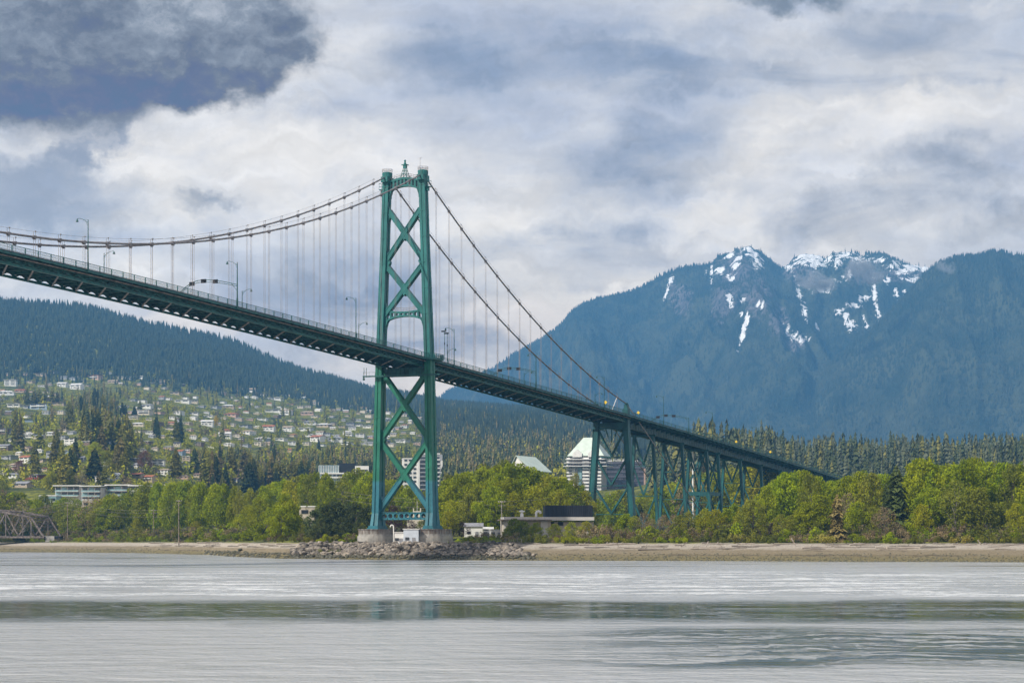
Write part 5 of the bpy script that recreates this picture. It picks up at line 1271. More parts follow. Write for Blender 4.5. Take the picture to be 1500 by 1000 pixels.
def hproto(typ, st):
    if (typ, st) not in HP:
        h = house_meshes(typ, st, len(typ) * 7 + st); d = dict(h)
        d['wm'] = h['wall'].mesh('wall', HM['white']); d['rm'] = h['roof'].mesh('roof', RM['grey']); d['cm'] = h['chim'].mesh('chimney', HM['tan']); d['bm'] = h['bal'].mesh('balcony', M['white']); HP[(typ, st)] = d
    return HP[(typ, st)]
WME = win_mesh()
def set_mat(o, m): o.material_slots[0].link = 'OBJECT'; o.material_slots[0].material = m
def child(name, me, par, loc=(0, 0, 0), sc=None, m=None):
    o = bpy.data.objects.new(name, me); COL.objects.link(o); o.parent = par; o.location = loc
    if sc: o.scale = sc
    if m: set_mat(o, m)
    return o
def house(px, row, wpx, wall, roof, typ, st, desc=None, yaw=None, near=True):
    wpx *= .86
    Y = find_Y(px, row)
    if not Y: return None
    wid = wpx / F * Y; k = wid / 12.0; hp = hproto(typ, st); kz = min(1.1, max(.5, k * .66))
    o = bpy.data.objects.new('house', None); COL.objects.link(o); o.location = at(px, Y); o.scale = (k, k if k < 1.6 else 1.3, kz); o.rotation_euler = (0, 0, (rnd.uniform(-.70, .05) if yaw is None else yaw))
    o.location.z += .8
    child('wall', hp['wm'], o, m=HM[wall]); child('roof', hp['rm'], o, m=RM[roof])
    if near or rnd.random() < .5:
        for x, z, w, h in hp['win']: child('window', WME, o, (x, -hp['hd'] - .02, z), (w, 1, h))
        if near and typ != 'flat' and rnd.random() < .5: child('chimney', hp['cm'], o)
        if near and st > 1 and rnd.random() < .4: child('balcony', hp['bm'], o)
    o['category'] = 'house'; o['group'] = 'houses on the hillside'
    tn = dict(gable='gabled', front='steep gabled', hip='hip roofed', flat='flat roofed')[typ]; sn = ('one', 'two', 'three', 'four')[st - 1]
    LAB.append((o, desc or f'{wall} {tn} {sn} storey house', px, slope_phrase(px, row)))
    HOUSES_AT.append((px, wpx, row, Y)); return o
HL = [  # column, row of the foot, width, wall, roof, shape, storeys
    (19, 700, 25, 'white', 'grey', 'hip', 1), (34, 714, 28, 'tan', 'grey', 'gable', 1), (52, 702, 32, 'red', 'grey', 'flat', 1), (41, 678, 24, 'white', 'red', 'gable', 2), (14, 673, 24, 'grey', 'grey', 'flat', 1), (8, 660, 20, 'brown', 'grey', 'gable', 2), (42, 661, 20, 'tan', 'brown', 'front', 1), (42, 641, 17, 'white', 'white', 'front', 2), (6, 636, 22, 'brown', 'grey', 'flat', 2), (75, 638, 18, 'white', 'white', 'hip', 1), (106, 650, 22, 'white', 'dark', 'flat', 2), (106, 636, 14, 'grey', 'grey', 'hip', 1), (122, 676, 14, 'grey', 'grey', 'gable', 1), (97, 664, 14, 'blue', 'grey', 'flat', 1),
    (150, 706, 22, 'white', 'grey', 'flat', 2), (171, 704, 16, 'white', 'white', 'front', 2), (202, 700, 22, 'tan', 'red', 'gable', 1), (220, 706, 20, 'tan', 'red', 'gable', 2), (243, 696, 22, 'white', 'tan', 'hip', 2), (268, 702, 20, 'pink', 'tan', 'hip', 1), (232, 681, 22, 'white', 'grey', 'flat', 2), (265, 682, 18, 'grey', 'grey', 'hip', 1), (155, 683, 16, 'white', 'white', 'gable', 1), (130, 651, 18, 'brown', 'white', 'flat', 1), (165, 652, 16, 'blue', 'grey', 'flat', 1), (207, 662, 16, 'white', 'white', 'flat', 1), (216, 650, 16, 'brown', 'white', 'flat', 1), (220, 636, 14, 'white', 'grey', 'hip', 1), (196, 676, 14, 'brown', 'white', 'flat', 1), (345, 706, 16, 'grey', 'brown', 'gable', 1), (247, 712, 20, 'white', 'grey', 'flat', 1), (118, 706, 20, 'grey', 'grey', 'gable', 1), (290, 700, 12, 'tan', 'brown', 'gable', 1),
    (22, 596, 22, 'white', 'white', 'flat', 1), (60, 600, 36, 'blue', 'dark', 'flat', 2), (47, 592, 22, 'white', 'red', 'flat', 1), (86, 594, 22, 'tan', 'brown', 'flat', 1), (16, 566, 20, 'white', 'white', 'flat', 3), (12, 552, 16, 'pink', 'white', 'flat', 1), (62, 567, 13, 'white', 'white', 'flat', 1), (92, 567, 16, 'white', 'white', 'gable', 2), (113, 570, 22, 'white', 'white', 'gable', 2), (110, 558, 18, 'grey', 'grey', 'hip', 1), (62, 552, 20, 'tan', 'tan', 'flat', 1), (40, 551, 18, 'pink', 'grey', 'flat', 1), (80, 547, 14, 'grey', 'grey', 'flat', 1), (140, 556, 24, 'pink', 'red', 'flat', 2), (160, 549, 9, 'white', 'white', 'front', 1), (166, 562, 16, 'tan', 'tan', 'gable', 1), (190, 556, 14, 'white', 'white', 'flat', 1), (206, 556, 20, 'white', 'white', 'flat', 1), (231, 560, 28, 'tan', 'tan', 'flat', 1), (232, 564, 24, 'pink', 'grey', 'flat', 1), (10, 578, 26, 'white', 'white', 'hip', 1), (30, 575, 16, 'pink', 'red', 'gable', 1), (45, 561, 16, 'tan', 'grey', 'flat', 1),
    (182, 597, 14, 'white', 'white', 'flat', 1), (216, 598, 24, 'white', 'grey', 'hip', 1), (196, 606, 18, 'pink', 'white', 'flat', 1), (213, 608, 22, 'cream', 'white', 'flat', 2), (196, 614, 16, 'cream', 'tan', 'flat', 2), (203, 625, 20, 'cream', 'white', 'hip', 1), (219, 616, 12, 'cream', 'white', 'flat', 1), (262, 608, 16, 'white', 'white', 'flat', 2), (284, 608, 18, 'white', 'grey', 'flat', 1), (252, 622, 12, 'pink', 'red', 'gable', 1), (276, 622, 14, 'tan', 'white', 'flat', 1), (304, 624, 20, 'white', 'white', 'gable', 2), (308, 612, 16, 'white', 'white', 'flat', 1), (330, 634, 18, 'pink', 'red', 'hip', 1), (330, 642, 20, 'white', 'white', 'gable', 2), (335, 654, 16, 'white', 'white', 'hip', 1), (360, 654, 16, 'grey', 'grey', 'flat', 1), (364, 636, 22, 'white', 'tan', 'hip', 1), (360, 626, 18, 'grey', 'dark', 'flat', 1), (385, 646, 22, 'grey', 'white', 'hip', 1), (394, 631, 20, 'white', 'red', 'gable', 2), (423, 632, 18, 'white', 'tan', 'gable', 2), (412, 646, 18, 'white', 'white', 'flat', 1), (385, 616, 16, 'white', 'grey', 'flat', 1), (366, 616, 12, 'pink', 'white', 'flat', 1), (340, 611, 22, 'pink', 'red', 'hip', 1), (268, 590, 26, 'white', 'white', 'flat', 1), (258, 578, 20, 'tan', 'brown', 'flat', 1), (335, 598, 20, 'tan', 'white', 'hip', 1), (316, 598, 16, 'grey', 'grey', 'flat', 1),
    (365, 574, 22, 'white', 'tan', 'gable', 1), (344, 573, 10, 'pink', 'grey', 'flat', 1), (404, 586, 24, 'white', 'white', 'flat', 1), (372, 584, 12, 'white', 'white', 'front', 1), (400, 604, 26, 'white', 'grey', 'flat', 1), (420, 608, 20, 'white', 'pink' if 0 else 'tan', 'hip', 2), (450, 608, 22, 'pink', 'tan', 'hip', 1), (463, 612, 14, 'cream', 'white', 'flat', 1), (454, 622, 22, 'white', 'grey', 'hip', 1), (448, 631, 22, 'white', 'white', 'flat', 1), (475, 626, 22, 'tan', 'white', 'hip', 1), (455, 640, 16, 'white', 'white', 'flat', 1), (466, 647, 22, 'white', 'red', 'gable', 2), (492, 647, 26, 'white', 'grey', 'hip', 1), (509, 652, 18, 'white', 'white', 'flat', 1), (510, 638, 16, 'white', 'white', 'hip', 2), (424, 662, 7, 'pink', 'red', 'gable', 1), (480, 638, 14, 'grey', 'dark', 'hip', 1), (505, 582, 14, 'pink', 'white', 'flat', 1), (493, 583, 8, 'white', 'white', 'flat', 1), (526, 617, 14, 'grey', 'white', 'flat', 1), (540, 627, 16, 'white', 'white', 'flat', 1), (572, 632, 14, 'white', 'tan', 'gable', 1), (590, 648, 20, 'white', 'white', 'flat', 1), (565, 648, 14, 'grey', 'grey', 'hip', 1), (612, 652, 14, 'pink', 'tan', 'hip', 1), (540, 652, 14, 'white', 'grey', 'gable', 1), (573, 598, 5, 'white', 'white', 'flat', 2), (535, 652, 12, 'grey', 'white', 'flat', 1)]
for h in HL: house(*h)
tries = 0
while len(HOUSES_AT) < 292 and tries < 6000:            # the small ones between them
    tries += 1; px = rnd.uniform(2, 640); lo = lerp_tab(px, [(0, 546), (200, 556), (300, 570), (400, 577), (500, 588), (640, 620)]); hi = lerp_tab(px, [(0, 705), (250, 690), (330, 655), (640, 655)])
    row = lo + (hi - lo) * rnd.random() ** 1.3
    if 95 < px < 196 and row > 566: continue
    wp = (8 + (row - lo) / 150 * 11) * rnd.uniform(.7, 1.3)
    if any(abs(px - a) < (wp + w) * .42 and abs(row - r) < 5.5 for a, w, r, _ in HOUSES_AT): continue
    house(px, row, wp, pick(dict(white=4, cream=4, tan=3, grey=2, pink=1.6, brown=1, blue=.5)), pick(dict(white=2.2, grey=3, tan=2.4, brown=1.6, red=.7, dark=.8)), pick(dict(flat=3, hip=2.2, gable=2)), 1 if rnd.random() < .65 else 2, near=row > 620)

# ---- the many slope trees
def blocked(px, Y, H, wide):
    top = HY - (gz(px, Y) + H - CH) * F / Y; base = HY - (gz(px, Y) - CH) * F / Y
    for a, w, r, yh in HOUSES_AT:
        if yh > Y - 3 and abs(px - a) < w * .5 + wide and top < r - 1 and base > r - 14: return True
    return False
NI = dict(c=0, b=0); SP = []; tries = 0
while tries < 11500:
    tries += 1; px = rnd.uniform(-15, 900); b = 545 + 178 * rnd.random() ** .8
    lo = lerp_tab(px, [(0, 548), (200, 556), (300, 570), (400, 580), (500, 592), (600, 600), (660, 604), (900, 640)])
    if b < lo - 6: continue
    Y = find_Y(px, b)
    if not Y: continue
    con = rnd.random() < (.42 if px < 640 else .6); H = rnd.uniform(11, 27) if con else rnd.uniform(7, 15)
    if px > 640: H *= 1.2
    wd = H * .15 * F / Y
    if blocked(px, Y, H, wd) and rnd.random() < .975: continue
    if con and b > 655 and px < 270 and rnd.random() < .35: continue
    if (585 < px < 653 and Y < 1560) or (460 < px < 545 and Y < 1460) or (815 < px < 955 and Y < 1990): continue
    SP.append((px, Y, H, con, b))
SP.sort(key=lambda q: q[1])
rest = []
for px, Y, H, con, b in SP:
    if con and NI['c'] < 205: NI['c'] += 1; plant(pick(dict(conifer=2.2, conifer_lit=3, conifer_br=1.6)), px, Y, H, slope_phrase(px, b), 'conifers on the slopes', rnd.uniform(1.05, 1.6))
    elif not con and NI['b'] < 12: NI['b'] += 1; plant(pick(dict(green=2.2, olive=2.5, fresh=2, twiggy=1.2, purple=.2)), px, Y, H, slope_phrase(px, b), 'broadleaf trees on the slopes', rnd.uniform(1.0, 1.4))
    else: rest.append((px, Y, H, con))
def lowpoly_mix(name, pts, mats, nq=46, seed=5, w=.34):
    """rounded crowns past the limit, joined: small leaf clouds"""
    rs = np.random.RandomState(seed); Vs = []; 
    for px, Y, H in pts:
        p = np.array(at(px, Y)); d = rs.normal(size=(nq, 3)); d /= np.linalg.norm(d, axis=1)[:, None]; d *= rs.uniform(.35, 1, (nq, 1))
        C = p + np.array([0, 0, H * .55]) + d * np.array([H * w, H * w, H * .46]); V, _ = leaf_quads(C, H * .085, rs, .8); Vs.append(V)
    if not Vs: return
    V = np.concatenate(Vs); n = len(V) // 4
    mi = np.repeat(rs.randint(0, len(mats), len(pts)), nq)
    o = add(name, np_mesh(name, V, np.arange(4 * n).reshape(n, 4), mats, mi)); tag(o, kind='stuff')
def conifer_mix(name, pts, mats, seed=6):
    """conifers past the limit, joined: each a spire of ragged sprays"""
    rs = np.random.RandomState(seed); protos = []
    for q in range(6):
        V = []; n = 12; r2 = np.random.RandomState(300 + q)
        for k in range(n):
            f = .08 + .92 * (k / n); R_ = .135 * (1 - f) ** .72 * r2.uniform(.75, 1.25) + .012; m = 8 - k // 2
            for j in range(m):
                a = 2 * math.pi * (j + r2.rand() * .8) / m + k * 1.3; L = R_ * r2.uniform(.7, 1.2); d = np.array([math.cos(a), math.sin(a), 0]); sd = np.array([-d[1], d[0], 0]); z = f + r2.normal() * .012; dr = L * r2.uniform(.25, .8); w = L * .42 + .012
                V += [np.array([0, 0, z + .085]), d * L * .55 + sd * w + [0, 0, z - dr * .3], d * L + [0, 0, z - dr], d * L * .55 - sd * w + [0, 0, z - dr * .3]]
        protos.append(np.array(V))
    Vs = []; mi = []
    for px, Y, H in pts:
        p = np.array(at(px, Y)); v = protos[rs.randint(6)]; a = rs.rand() * 6.28; c, s_ = math.cos(a), math.sin(a); wd = H * rs.uniform(.75, 1.3)
        Vs.append(np.stack([(v[:, 0] * c - v[:, 1] * s_) * wd + p[0], (v[:, 0] * s_ + v[:, 1] * c) * wd + p[1], v[:, 2] * H + p[2] - .5], 1)); mi.append(np.full(len(v) // 4, rs.randint(len(mats))))
    V = np.concatenate(Vs); Fq = np.arange(len(V)).reshape(-1, 4); mi = np.concatenate(mi)
    o = add(name, np_mesh(name, V, Fq, mats, mi)); tag(o, kind='stuff')
M['s_dark'] = far_mat('slope_conifers_dark', (0.048, 0.064, 0.030), (0.082, 0.096, 0.042)); M['s_olive'] = far_mat('slope_conifers_olive', (0.120, 0.122, 0.034), (0.190, 0.175, 0.050)); M['s_brown'] = far_mat('slope_conifers_brown', (0.150, 0.128, 0.055), (0.220, 0.178, 0.078))
M['s_hazy'] = far_mat('slope_conifers_hazy', (0.082, 0.095, 0.056), (0.120, 0.130, 0.076)); M['s_green'] = far_mat('slope_leaves_green', (0.180, 0.205, 0.016), (0.340, 0.335, 0.022)); M['s_fresh'] = far_mat('slope_leaves_fresh', (0.255, 0.255, 0.022), (0.380, 0.345, 0.028)); M['s_twig'] = far_mat('slope_leaves_brown', (0.130, 0.105, 0.060), (0.190, 0.150, 0.085))  # the grey conifers have distance haze mixed into their colour
conifer_mix('slope_woods', [(a, y, h) for a, y, h, c in rest if c], [M['s_dark'], M['s_dark'], M['s_olive'], M['s_olive'], M['s_brown']])
lowpoly_mix('slope_thicket', [(a, y, h * .9) for a, y, h, c in rest if not c], [M['s_green'], M['s_green'], M['s_fresh'], M['s_twig']])
# hedges and garden shrubs between the houses
HG = []
for i in range(3600):
    px = rnd.uniform(-10, 645); b = rnd.uniform(556, 722); Y = find_Y(px, b)
    if Y and not blocked(px, Y, 4, 3): HG.append((px, Y, rnd.uniform(3.0, 7.5)))
lowpoly_mix('garden_shrubs', HG, [M['s_green'], M['s_fresh'], M['s_fresh'], M['s_dark']], 34, 9, .75)
# dark forest of the left hill, up to its skyline
n = 30000; px = NR.uniform(-60, 720, n); Y = NR.uniform(3000, 5260, n); z = ground_z(px, Y); row = HY - (z - CH) * F / Y
bd = lerp_tab(px, [(0, 553), (200, 558), (300, 572), (400, 582), (500, 593), (600, 604), (720, 612)]) + NR.normal(0, 4, n)
k = row < bd; P = np.stack([(px - CX) / F * Y, Y, z - 1], -1)[k]; H = NR.uniform(8, 23, k.sum()) * (.75 + .6 * fbm2(P[:, 0] / 160., P[:, 1] / 260., 77, 3)); forest_stuff('forest', P, H, H * NR.uniform(.15, .23, k.sum()), M['far2'], 5, 2, 14)
n = 9000; px = NR.uniform(620, 960, n); Y = NR.uniform(2700, 5200, n); z = ground_z(px, Y); P = np.stack([(px - CX) / F * Y, Y, z - 1], -1); H = NR.uniform(18, 32, n); forest_stuff('forest', P, H, H * NR.uniform(.15, .23, n), M['far2'], 5, 2, 15)
# slope right of the tower: olive and brownish conifers
pts = []
def clear_of_blocks(px, Y): return not ((815 < px < 955 and Y < 1990) or (740 < px < 800 and Y < 1300))
for i in range(2300):
    px = NR.uniform(640, 900); Y = NR.uniform(1450, 2900)
    if clear_of_blocks(px, Y): pts.append((px, Y, NR.uniform(14, 32)))
conifer_mix('slope_woods', pts, [M['s_dark'], M['s_olive'], M['s_dark'], M['s_hazy'], M['s_brown']], 21)
pts = []
for i in range(1500):
    px = NR.uniform(640, 900); Y = NR.uniform(1400, 2700)
    if clear_of_blocks(px, Y): pts.append((px, Y, NR.uniform(11, 23)))
lowpoly_mix('slope_thicket', pts, [M['s_green'], M['s_fresh'], M['s_fresh'], M['s_twig']], 60, 31, .40)
# level woods behind the right shore: front trees one by one, the rest joined
for i in range(58):
    px = 1010 + 520 * (i + rnd.random()) / 58; Y = rnd.uniform(1330, 1480); k = pick(dict(conifer_br=2.2, twiggy=1.5, conifer_lit=1.6, olive=1, fresh=.5)); plant(k, px, Y, rnd.uniform(13, 24) + (7 if px < 1120 else 0), slope_phrase(px, 690), ('conifers' if k.startswith('con') else 'broadleaf trees') + ' in front of the level woods', rnd.uniform(1.0, 1.5))
pts = []
for i in range(2100):
    px = NR.uniform(900, 1580); Y = NR.uniform(1500, 2150); pts.append((px, Y, NR.uniform(11, 34) * (1.22 if px < 1135 else 1.0) * (.70 + .55 * float(fbm2(np.array([px / 26.]), np.array([Y / 200.]), 5, 3)[0]))))
pts = [q for q in pts if clear_of_blocks(q[0], q[1])]
conifer_mix('level_woods', pts, [M['s_dark'], M['s_hazy'], M['s_dark'], M['s_hazy'], M['s_olive']], 22)
pts = [(NR.uniform(960, 1580), NR.uniform(1200, 1480), NR.uniform(8, 18)) for i in range(420)]
lowpoly_mix('slope_thicket', pts, [M['s_green'], M['s_twig'], M['s_fresh'], M['s_twig']], 60, 23)

# ---------------------------------------------------------------- larger buildings behind the shore
M['teal_glass'] = mat('teal_glass', (0.22, 0.36, 0.38), 0.2, var=.15, scale=.3, spec=.6); M['pale_glass'] = mat('pale_glass', (0.30, 0.40, 0.44), 0.15, var=.2, scale=.2, spec=.6)
M['palegreen'] = mat('pale_green_roof', (0.56, 0.64, 0.56), .6, var=.05, scale=.3); M['spandrel'] = mat('spandrel', (0.115, 0.110, 0.135), .5, var=.12); M['darkglass'] = mat('dark_curtain_glass', (0.030, 0.034, 0.046), .15, var=.3, scale=.2, spec=.6)
M['bluec'] = mat('blue_cladding', (0.035, 0.115, 0.22), .6, var=.1); M['concl'] = mat('pale_concrete', (0.56, 0.53, 0.50), .8, var=.06, scale=.3)
M['beige'] = mat('beige_render', (0.50, 0.44, 0.36), .85, var=.1, scale=.4)
def bld(name, px, Y, label, cat, yaw=0.0, z=None, group=None):
    p = at(px, Y, z); o = empty(name, p, label, cat, group, yaw); return o
def part(par, name, mb, mats, sub=None):
    me = mb.mesh(name, mats); o = bpy.data.objects.new(name, me); COL.objects.link(o); o.parent = sub or par; return o
def bx(par, name, c, s, m, sub=None):
    mb = MB(); mb.box(c, s); return part(par, name, mb, m, sub)
# 1 pale residential tower with a pale green hipped roof
Yb = 1850.; px0 = 862.; g0 = gz(px0, Yb); o = bld('apartment_tower', px0, Yb, 'pale apartment tower with stacked balconies and pale green hipped roof behind the viaduct', 'apartment tower', R(-16))
zt = zpix(668, Yb) - g0; W = 34.0; nst = int(zt // 2.9)
bx(o, 'wall', (0, 4, zt / 2 - 3), (25, 20, zt + 6), M['concl'])
bx(o, 'glass_bay', (-5.4, -6.9, zt / 2 - 6), (3.0, 2.0, zt - 8), M['teal_glass']); bx(o, 'corner_column', (-11.0, -6.6, zt / 2 - 6), (2.6, 2.2, zt - 8), M['white']); bx(o, 'corner_column', (3.2, -6.6, zt / 2 - 6), (2.0, 2.2, zt - 8), M['white'])
slab = MB(); slab.box((0, 0, .12), (9.0, 4.6, .24)); slab.box((0, -2.25, .85), (9.0, .12, 1.5)); slab_me = slab.mesh('balcony', M['white'])
side = MB(); side.box((0, 0, .12), (6.4, 16, .24)); side.box((0, -7.95, .85), (6.4, .12, 1.5)); side.box((-3.15, 0, .85), (.12, 16, 1.5)); side_me = side.mesh('balcony', M['white'])
wn = MB(); wn.box((0, 0, 0), (4.6, .3, 1.9)); wn_me = wn.mesh('window', mat('shaded_glass', (.16, .15, .135), .3, var=.2))
for k in range(max(0, nst - 21), nst):
    z = zt - (nst - k) * 2.9
    child('balcony', slab_me, o, (.0, -8.2, z), (.62, .8, 1)); child('balcony', slab_me, o, (9.4, -7.4, z), (.9, .9, 1)); child('balcony', side_me, o, (-14.4, 2.0, z))
    child('window', wn_me, o, (-.2, -6.12, z + 1.6), (.75, 1, 1)); child('window', wn_me, o, (8.6, -6.12, z + 1.6), (1.3, 1, 1)); child('window', wn_me, o, (-14, -5.7, z + 1.6), (.7, 1, 1))
for k in range(3):
    z = zt - 8.7 + k * 2.9; bx(o, 'ring_balcony', (0, 0, z), (W + 4 - k * 2, 25, .5), M['white'])
rf = MB(); a = [(-16, -10.5, zt), (16, -10.5, zt), (16, 15, zt), (-16, 15, zt)]; b = [(-4.2, -.5, zt + 15.8), (4.2, -.5, zt + 15.8), (4.2, 5, zt + 15.8), (-4.2, 5, zt + 15.8)]; rf.hexa([Vector(q) for q in a + b]); part(o, 'roof', rf, M['palegreen'])
for x in (-7.0, 6.5):
    d = MB(); d.prism([(x - 4, -11.5, zt - 1), (x + 4, -11.5, zt - 1), (x + 4, -11.5, zt + 2.2), (x, -11.5, zt + 5.4), (x - 4, -11.5, zt + 2.2)], (0, 8, 0)); part(o, 'gable_dormer', d, M['white'])
# 2 dark office block
Yb = 1880.; px0 = 913.; o = bld('office_block', px0, Yb, 'dark glass office block with horizontal bands seen through the first viaduct bents', 'office building', R(-4)); zt = zpix(676, Yb) - gz(px0, Yb)
bx(o, 'wall', (0, 9, zt / 2 - 3), (37, 16, zt + 6), M['darkglass'])
for k in range(9):
    z = zt - .9 - k * 3.9; bx(o, 'floor_band', (0, .7, z), (37.4, 1.0, 1.6), M['spandrel'])
    for i in range(8): bx(o, 'window', (-16 + i * 4.6, .95, z - 1.9), (3.6, .2, 1.7), M['win'] if i % 3 else M['spandrel'])
bx(o, 'stair_column', (-18.9, .4, zt / 2 - 4), (1.6, 1.6, zt + 2), M['pink'] if 'pink' in M else HM['pink']); bx(o, 'stair_column', (18.4, .4, zt / 2 - 4), (1.4, 1.6, zt - 4), HM['pink'])
bx(o, 'sign_base', (-2, .4, zt + .08), (26, .3, .16), M['spandrel'])
tx = bpy.data.curves.new('roof_sign', 'FONT'); tx.body = '100 PARK ROYAL'; tx.size = 3.0; tx.extrude = .12; tx.offset = .03; tx.materials.append(M['white'])
tq = bpy.data.objects.new('sign_outline', tx); COL.objects.link(tq); bpy.context.view_layer.update(); tm = bpy.data.meshes.new_from_object(tq.evaluated_get(bpy.context.evaluated_depsgraph_get())); tm.name = 'roof_sign'; bpy.data.objects.remove(tq); bpy.data.curves.remove(tx)
ts = bpy.data.objects.new('roof_sign', tm); COL.objects.link(ts); ts.parent = o; ts.location = (-14.2, .3, zt + .18); ts.rotation_euler = (R(90), 0, 0)
for i in range(3): bx(o, 'roof_unit', (-11 + i * 11 + rnd.uniform(-.8, .8), 9, zt + .8), (rnd.uniform(2, 3.5), 2.5, 1.6), M['concl'])
# 3 white apartment block between the tower legs
Yb = 1500.; px0 = 620.; o = bld('apartment_block', px0, Yb, 'white apartment block seen through the right half of the tower legs', 'apartment building', R(6)); g0 = gz(px0, Yb)
z1, z2 = zpix(672, Yb) - g0, zpix(665, Yb) - g0
bx(o, 'wall', (-8.5, 8, z1 / 2 - 3), (10.5, 14, z1 + 6), M['white']); bx(o, 'wall', (5, 8, z2 / 2 - 3), (16.5, 14, z2 + 6), HM['grey']); bx(o, 'roof_parapet', (4, 8, z2 + .4), (15, 14.5, .9), M['white']); bx(o, 'roof_parapet', (-8.5, 8, z1 + .3), (11, 14.5, .7), M['white'])
for x in (-3.2, 4.2, 12.6): bx(o, 'corner_column', (x, .5, z1 / 2 - 2), (1.5, 1.4, z1 + 2), M['white'])
for k in range(9):
    z = z2 - 2.6 - k * 2.9
    bx(o, 'window', (.6, .9, z), (5.2, .3, 1.6), M['win']); bx(o, 'window', (8.5, .9, z), (5.2, .3, 1.6), M['win']); bx(o, 'balcony', (8.5, .2, z - 1.1), (6.4, 1.4, .8), M['white']); bx(o, 'balcony', (.6, .2, z - 1.1), (5.6, 1.2, .7), HM['grey'])
    for i in range(3): bx(o, 'window', (-12 + i * 3.1, .9, z - 1.6), (1.9, .3, 1.3), M['win'])
# 4 low glass office left of the tower
Yb = 1420.; px0 = 503.; o = bld('glass_office', px0, Yb, 'low pale glass office with a dark roof box left of the tower', 'office building', R(3)); g0 = gz(px0, Yb); r = lambda row: zpix(row, Yb) - g0; k = Yb / F
bx(o, 'glass_wing', (-21 * k, 6, r(681) / 2), (30 * k, 12, r(681)), M['pale_glass']); bx(o, 'roof_box', (6 * k, 5, (r(678) + r(691)) / 2), (25 * k, 9, r(678) - r(691)), M['dark']); bx(o, 'white_wing', (27 * k, 6, r(682) / 2), (20 * k, 12, r(682)), M['white'])
bx(o, 'wall', (4 * k, 7, r(693) / 2), (34 * k, 12, r(693)), HM['grey'])
for row in (693, 699): bx(o, 'ledge', (2 * k, -.3, r(row)), (72 * k, 1.6, .9), M['white'])
for i in range(9): bx(o, 'mullion', (-36 * k + i * 3.6 * k, -.12, r(688)), (.25, .3, r(681) - r(693)), M['white'])
for i in range(12): bx(o, 'window', (-30 * k + i * 5.6 * k, -.1, r(696)), (3.6 * k, .4, 1.6), M['win'])
bx(o, 'window', (27 * k, -.1, r(689)), (17 * k, .4, 1.5), M['win'])
# 5 hall with a pale green gabled roof above the trees
Yb = 1240.; px0 = 768.; o = bld('hall', px0, Yb, 'hall with pale green gabled roof showing above the trees right of the tower', 'hall', R(-24)); r = lambda row: zpix(row, Yb) - gz(px0, Yb)
bx(o, 'wall', (0, 8, r(690) / 2 - 1), (11, 26, r(690) + 1), M['white']); rf = MB(); h0 = r(690) - .2; h1 = r(668)
for sx in (-1, 1): rf.hexa([Vector((sx * x + (-2.6 if x == 0 else 0), y, z)) for z0 in (0, .35) for x, y, z in ((7.6, -6, h0 + z0), (7.6, 22, h0 + z0), (0, 22, h1 + z0), (0, -6, h1 + z0))])
part(o, 'roof', rf, M['palegreen']); g = MB(); g.prism([(-5.4, -5.01, h0), (5.4, -5.01, h0), (-2.4, -5.01, h1 - .4)], (0, 26, 0)); part(o, 'gable_end', g, M['white'])
# 6 terraced flats low on the left slope
def flats(px0, px1, top, rows, label, Yb=None, teal=True):
    Yb = Yb or 1290.; pc = (px0 + px1) / 2; o = bld('terraced_flats', pc, Yb, label, 'apartment building', R(-5), None, 'terraced flats on the left slope'); k = Yb / F; w = (px1 - px0) * k; r = lambda row: zpix(row, Yb) - gz(pc, Yb)
    bx(o, 'wall', (0, 6, r(top + 2) / 2 - 2), (w, 11, r(top + 2) + 4), M['concl'])
    bx(o, 'roof', (0, 5, r(top)), (w + 1.6, 14, .55), M['white'])
    for i in range(rows):
        z = r(top + 4.2 + i * 7.0)
        n = max(3, int(w / 3.4))
        for j in range(n): bx(o, 'window', (-w / 2 + (j + .5) * w / n, .42, z), (w / n * .78, .3, 1.7), M['teal_glass'] if teal and (j + i) % 4 == 1 else M['win'])
        bx(o, 'balcony', (0, -.7, z - 1.75), (w * .94, 2.2, .25), M['white']); bx(o, 'balcony_rail', (0, -1.75, z - 1.25), (w * .94, .1, .8), M['teal_glass'] if teal else M['white'])
flats(80, 117, 711, 2, 'long white flat roofed terrace of flats, leftmost of three'); flats(119, 148, 711.5, 4, 'taller stepped white flats in the middle of three terraces', 1280.); flats(156, 189, 710, 3, 'white and teal flats, right of three terraces'); flats(190, 214, 711, 1, 'low white roofed flats at the right end of the terraces', 1285., False)
# 7 blocks half hidden by the left shore trees
def block(px0, px1, top, Yb, m, label, rows, wm, band=None):
    pc = (px0 + px1) / 2; o = bld('apartment_block', pc, Yb, label, 'apartment building', R(-3), None, None); k = Yb / F; w = (px1 - px0) * k; h = zpix(top, Yb) - gz(pc, Yb)
    bx(o, 'wall', (0, 6, h / 2 - 1), (w, 11, h + 2), m); bx(o, 'roof_parapet', (0, 6, h + .2), (w + .6, 11.6, .5), M['white'])
    for i in range(rows):
        z = h - 2.0 - i * 3.0; n = max(2, int(w / 3.2))
        for j in range(n): bx(o, 'window', (-w / 2 + (j + .5) * w / n, .42, z), (w / n * .62, .3, 1.5), wm)
        if band: bx(o, 'floor_band', (0, .3, z - 1.3), (w, .5, .5), band)
block(56, 82, 726, 1215., M['teal_glass'], 'teal glass block half hidden by trees above the railway bridge', 4, M['win'], M['white'])
block(120, 150, 732, 1200., M['beige'], 'beige block glimpsed between the left shore trees', 4, M['win']); block(151, 176, 752, 1190., M['beige'], 'lower beige block right of the taller beige block in the left trees', 2, M['win'])
block(212, 237, 733, 1180., M['bluec'], 'blue clad block behind the left utility poles', 2, M['dark']); block(438, 470, 742, 905., M['beige'], 'small beige flat roofed building among trees left of the tower', 1, M['dark'])
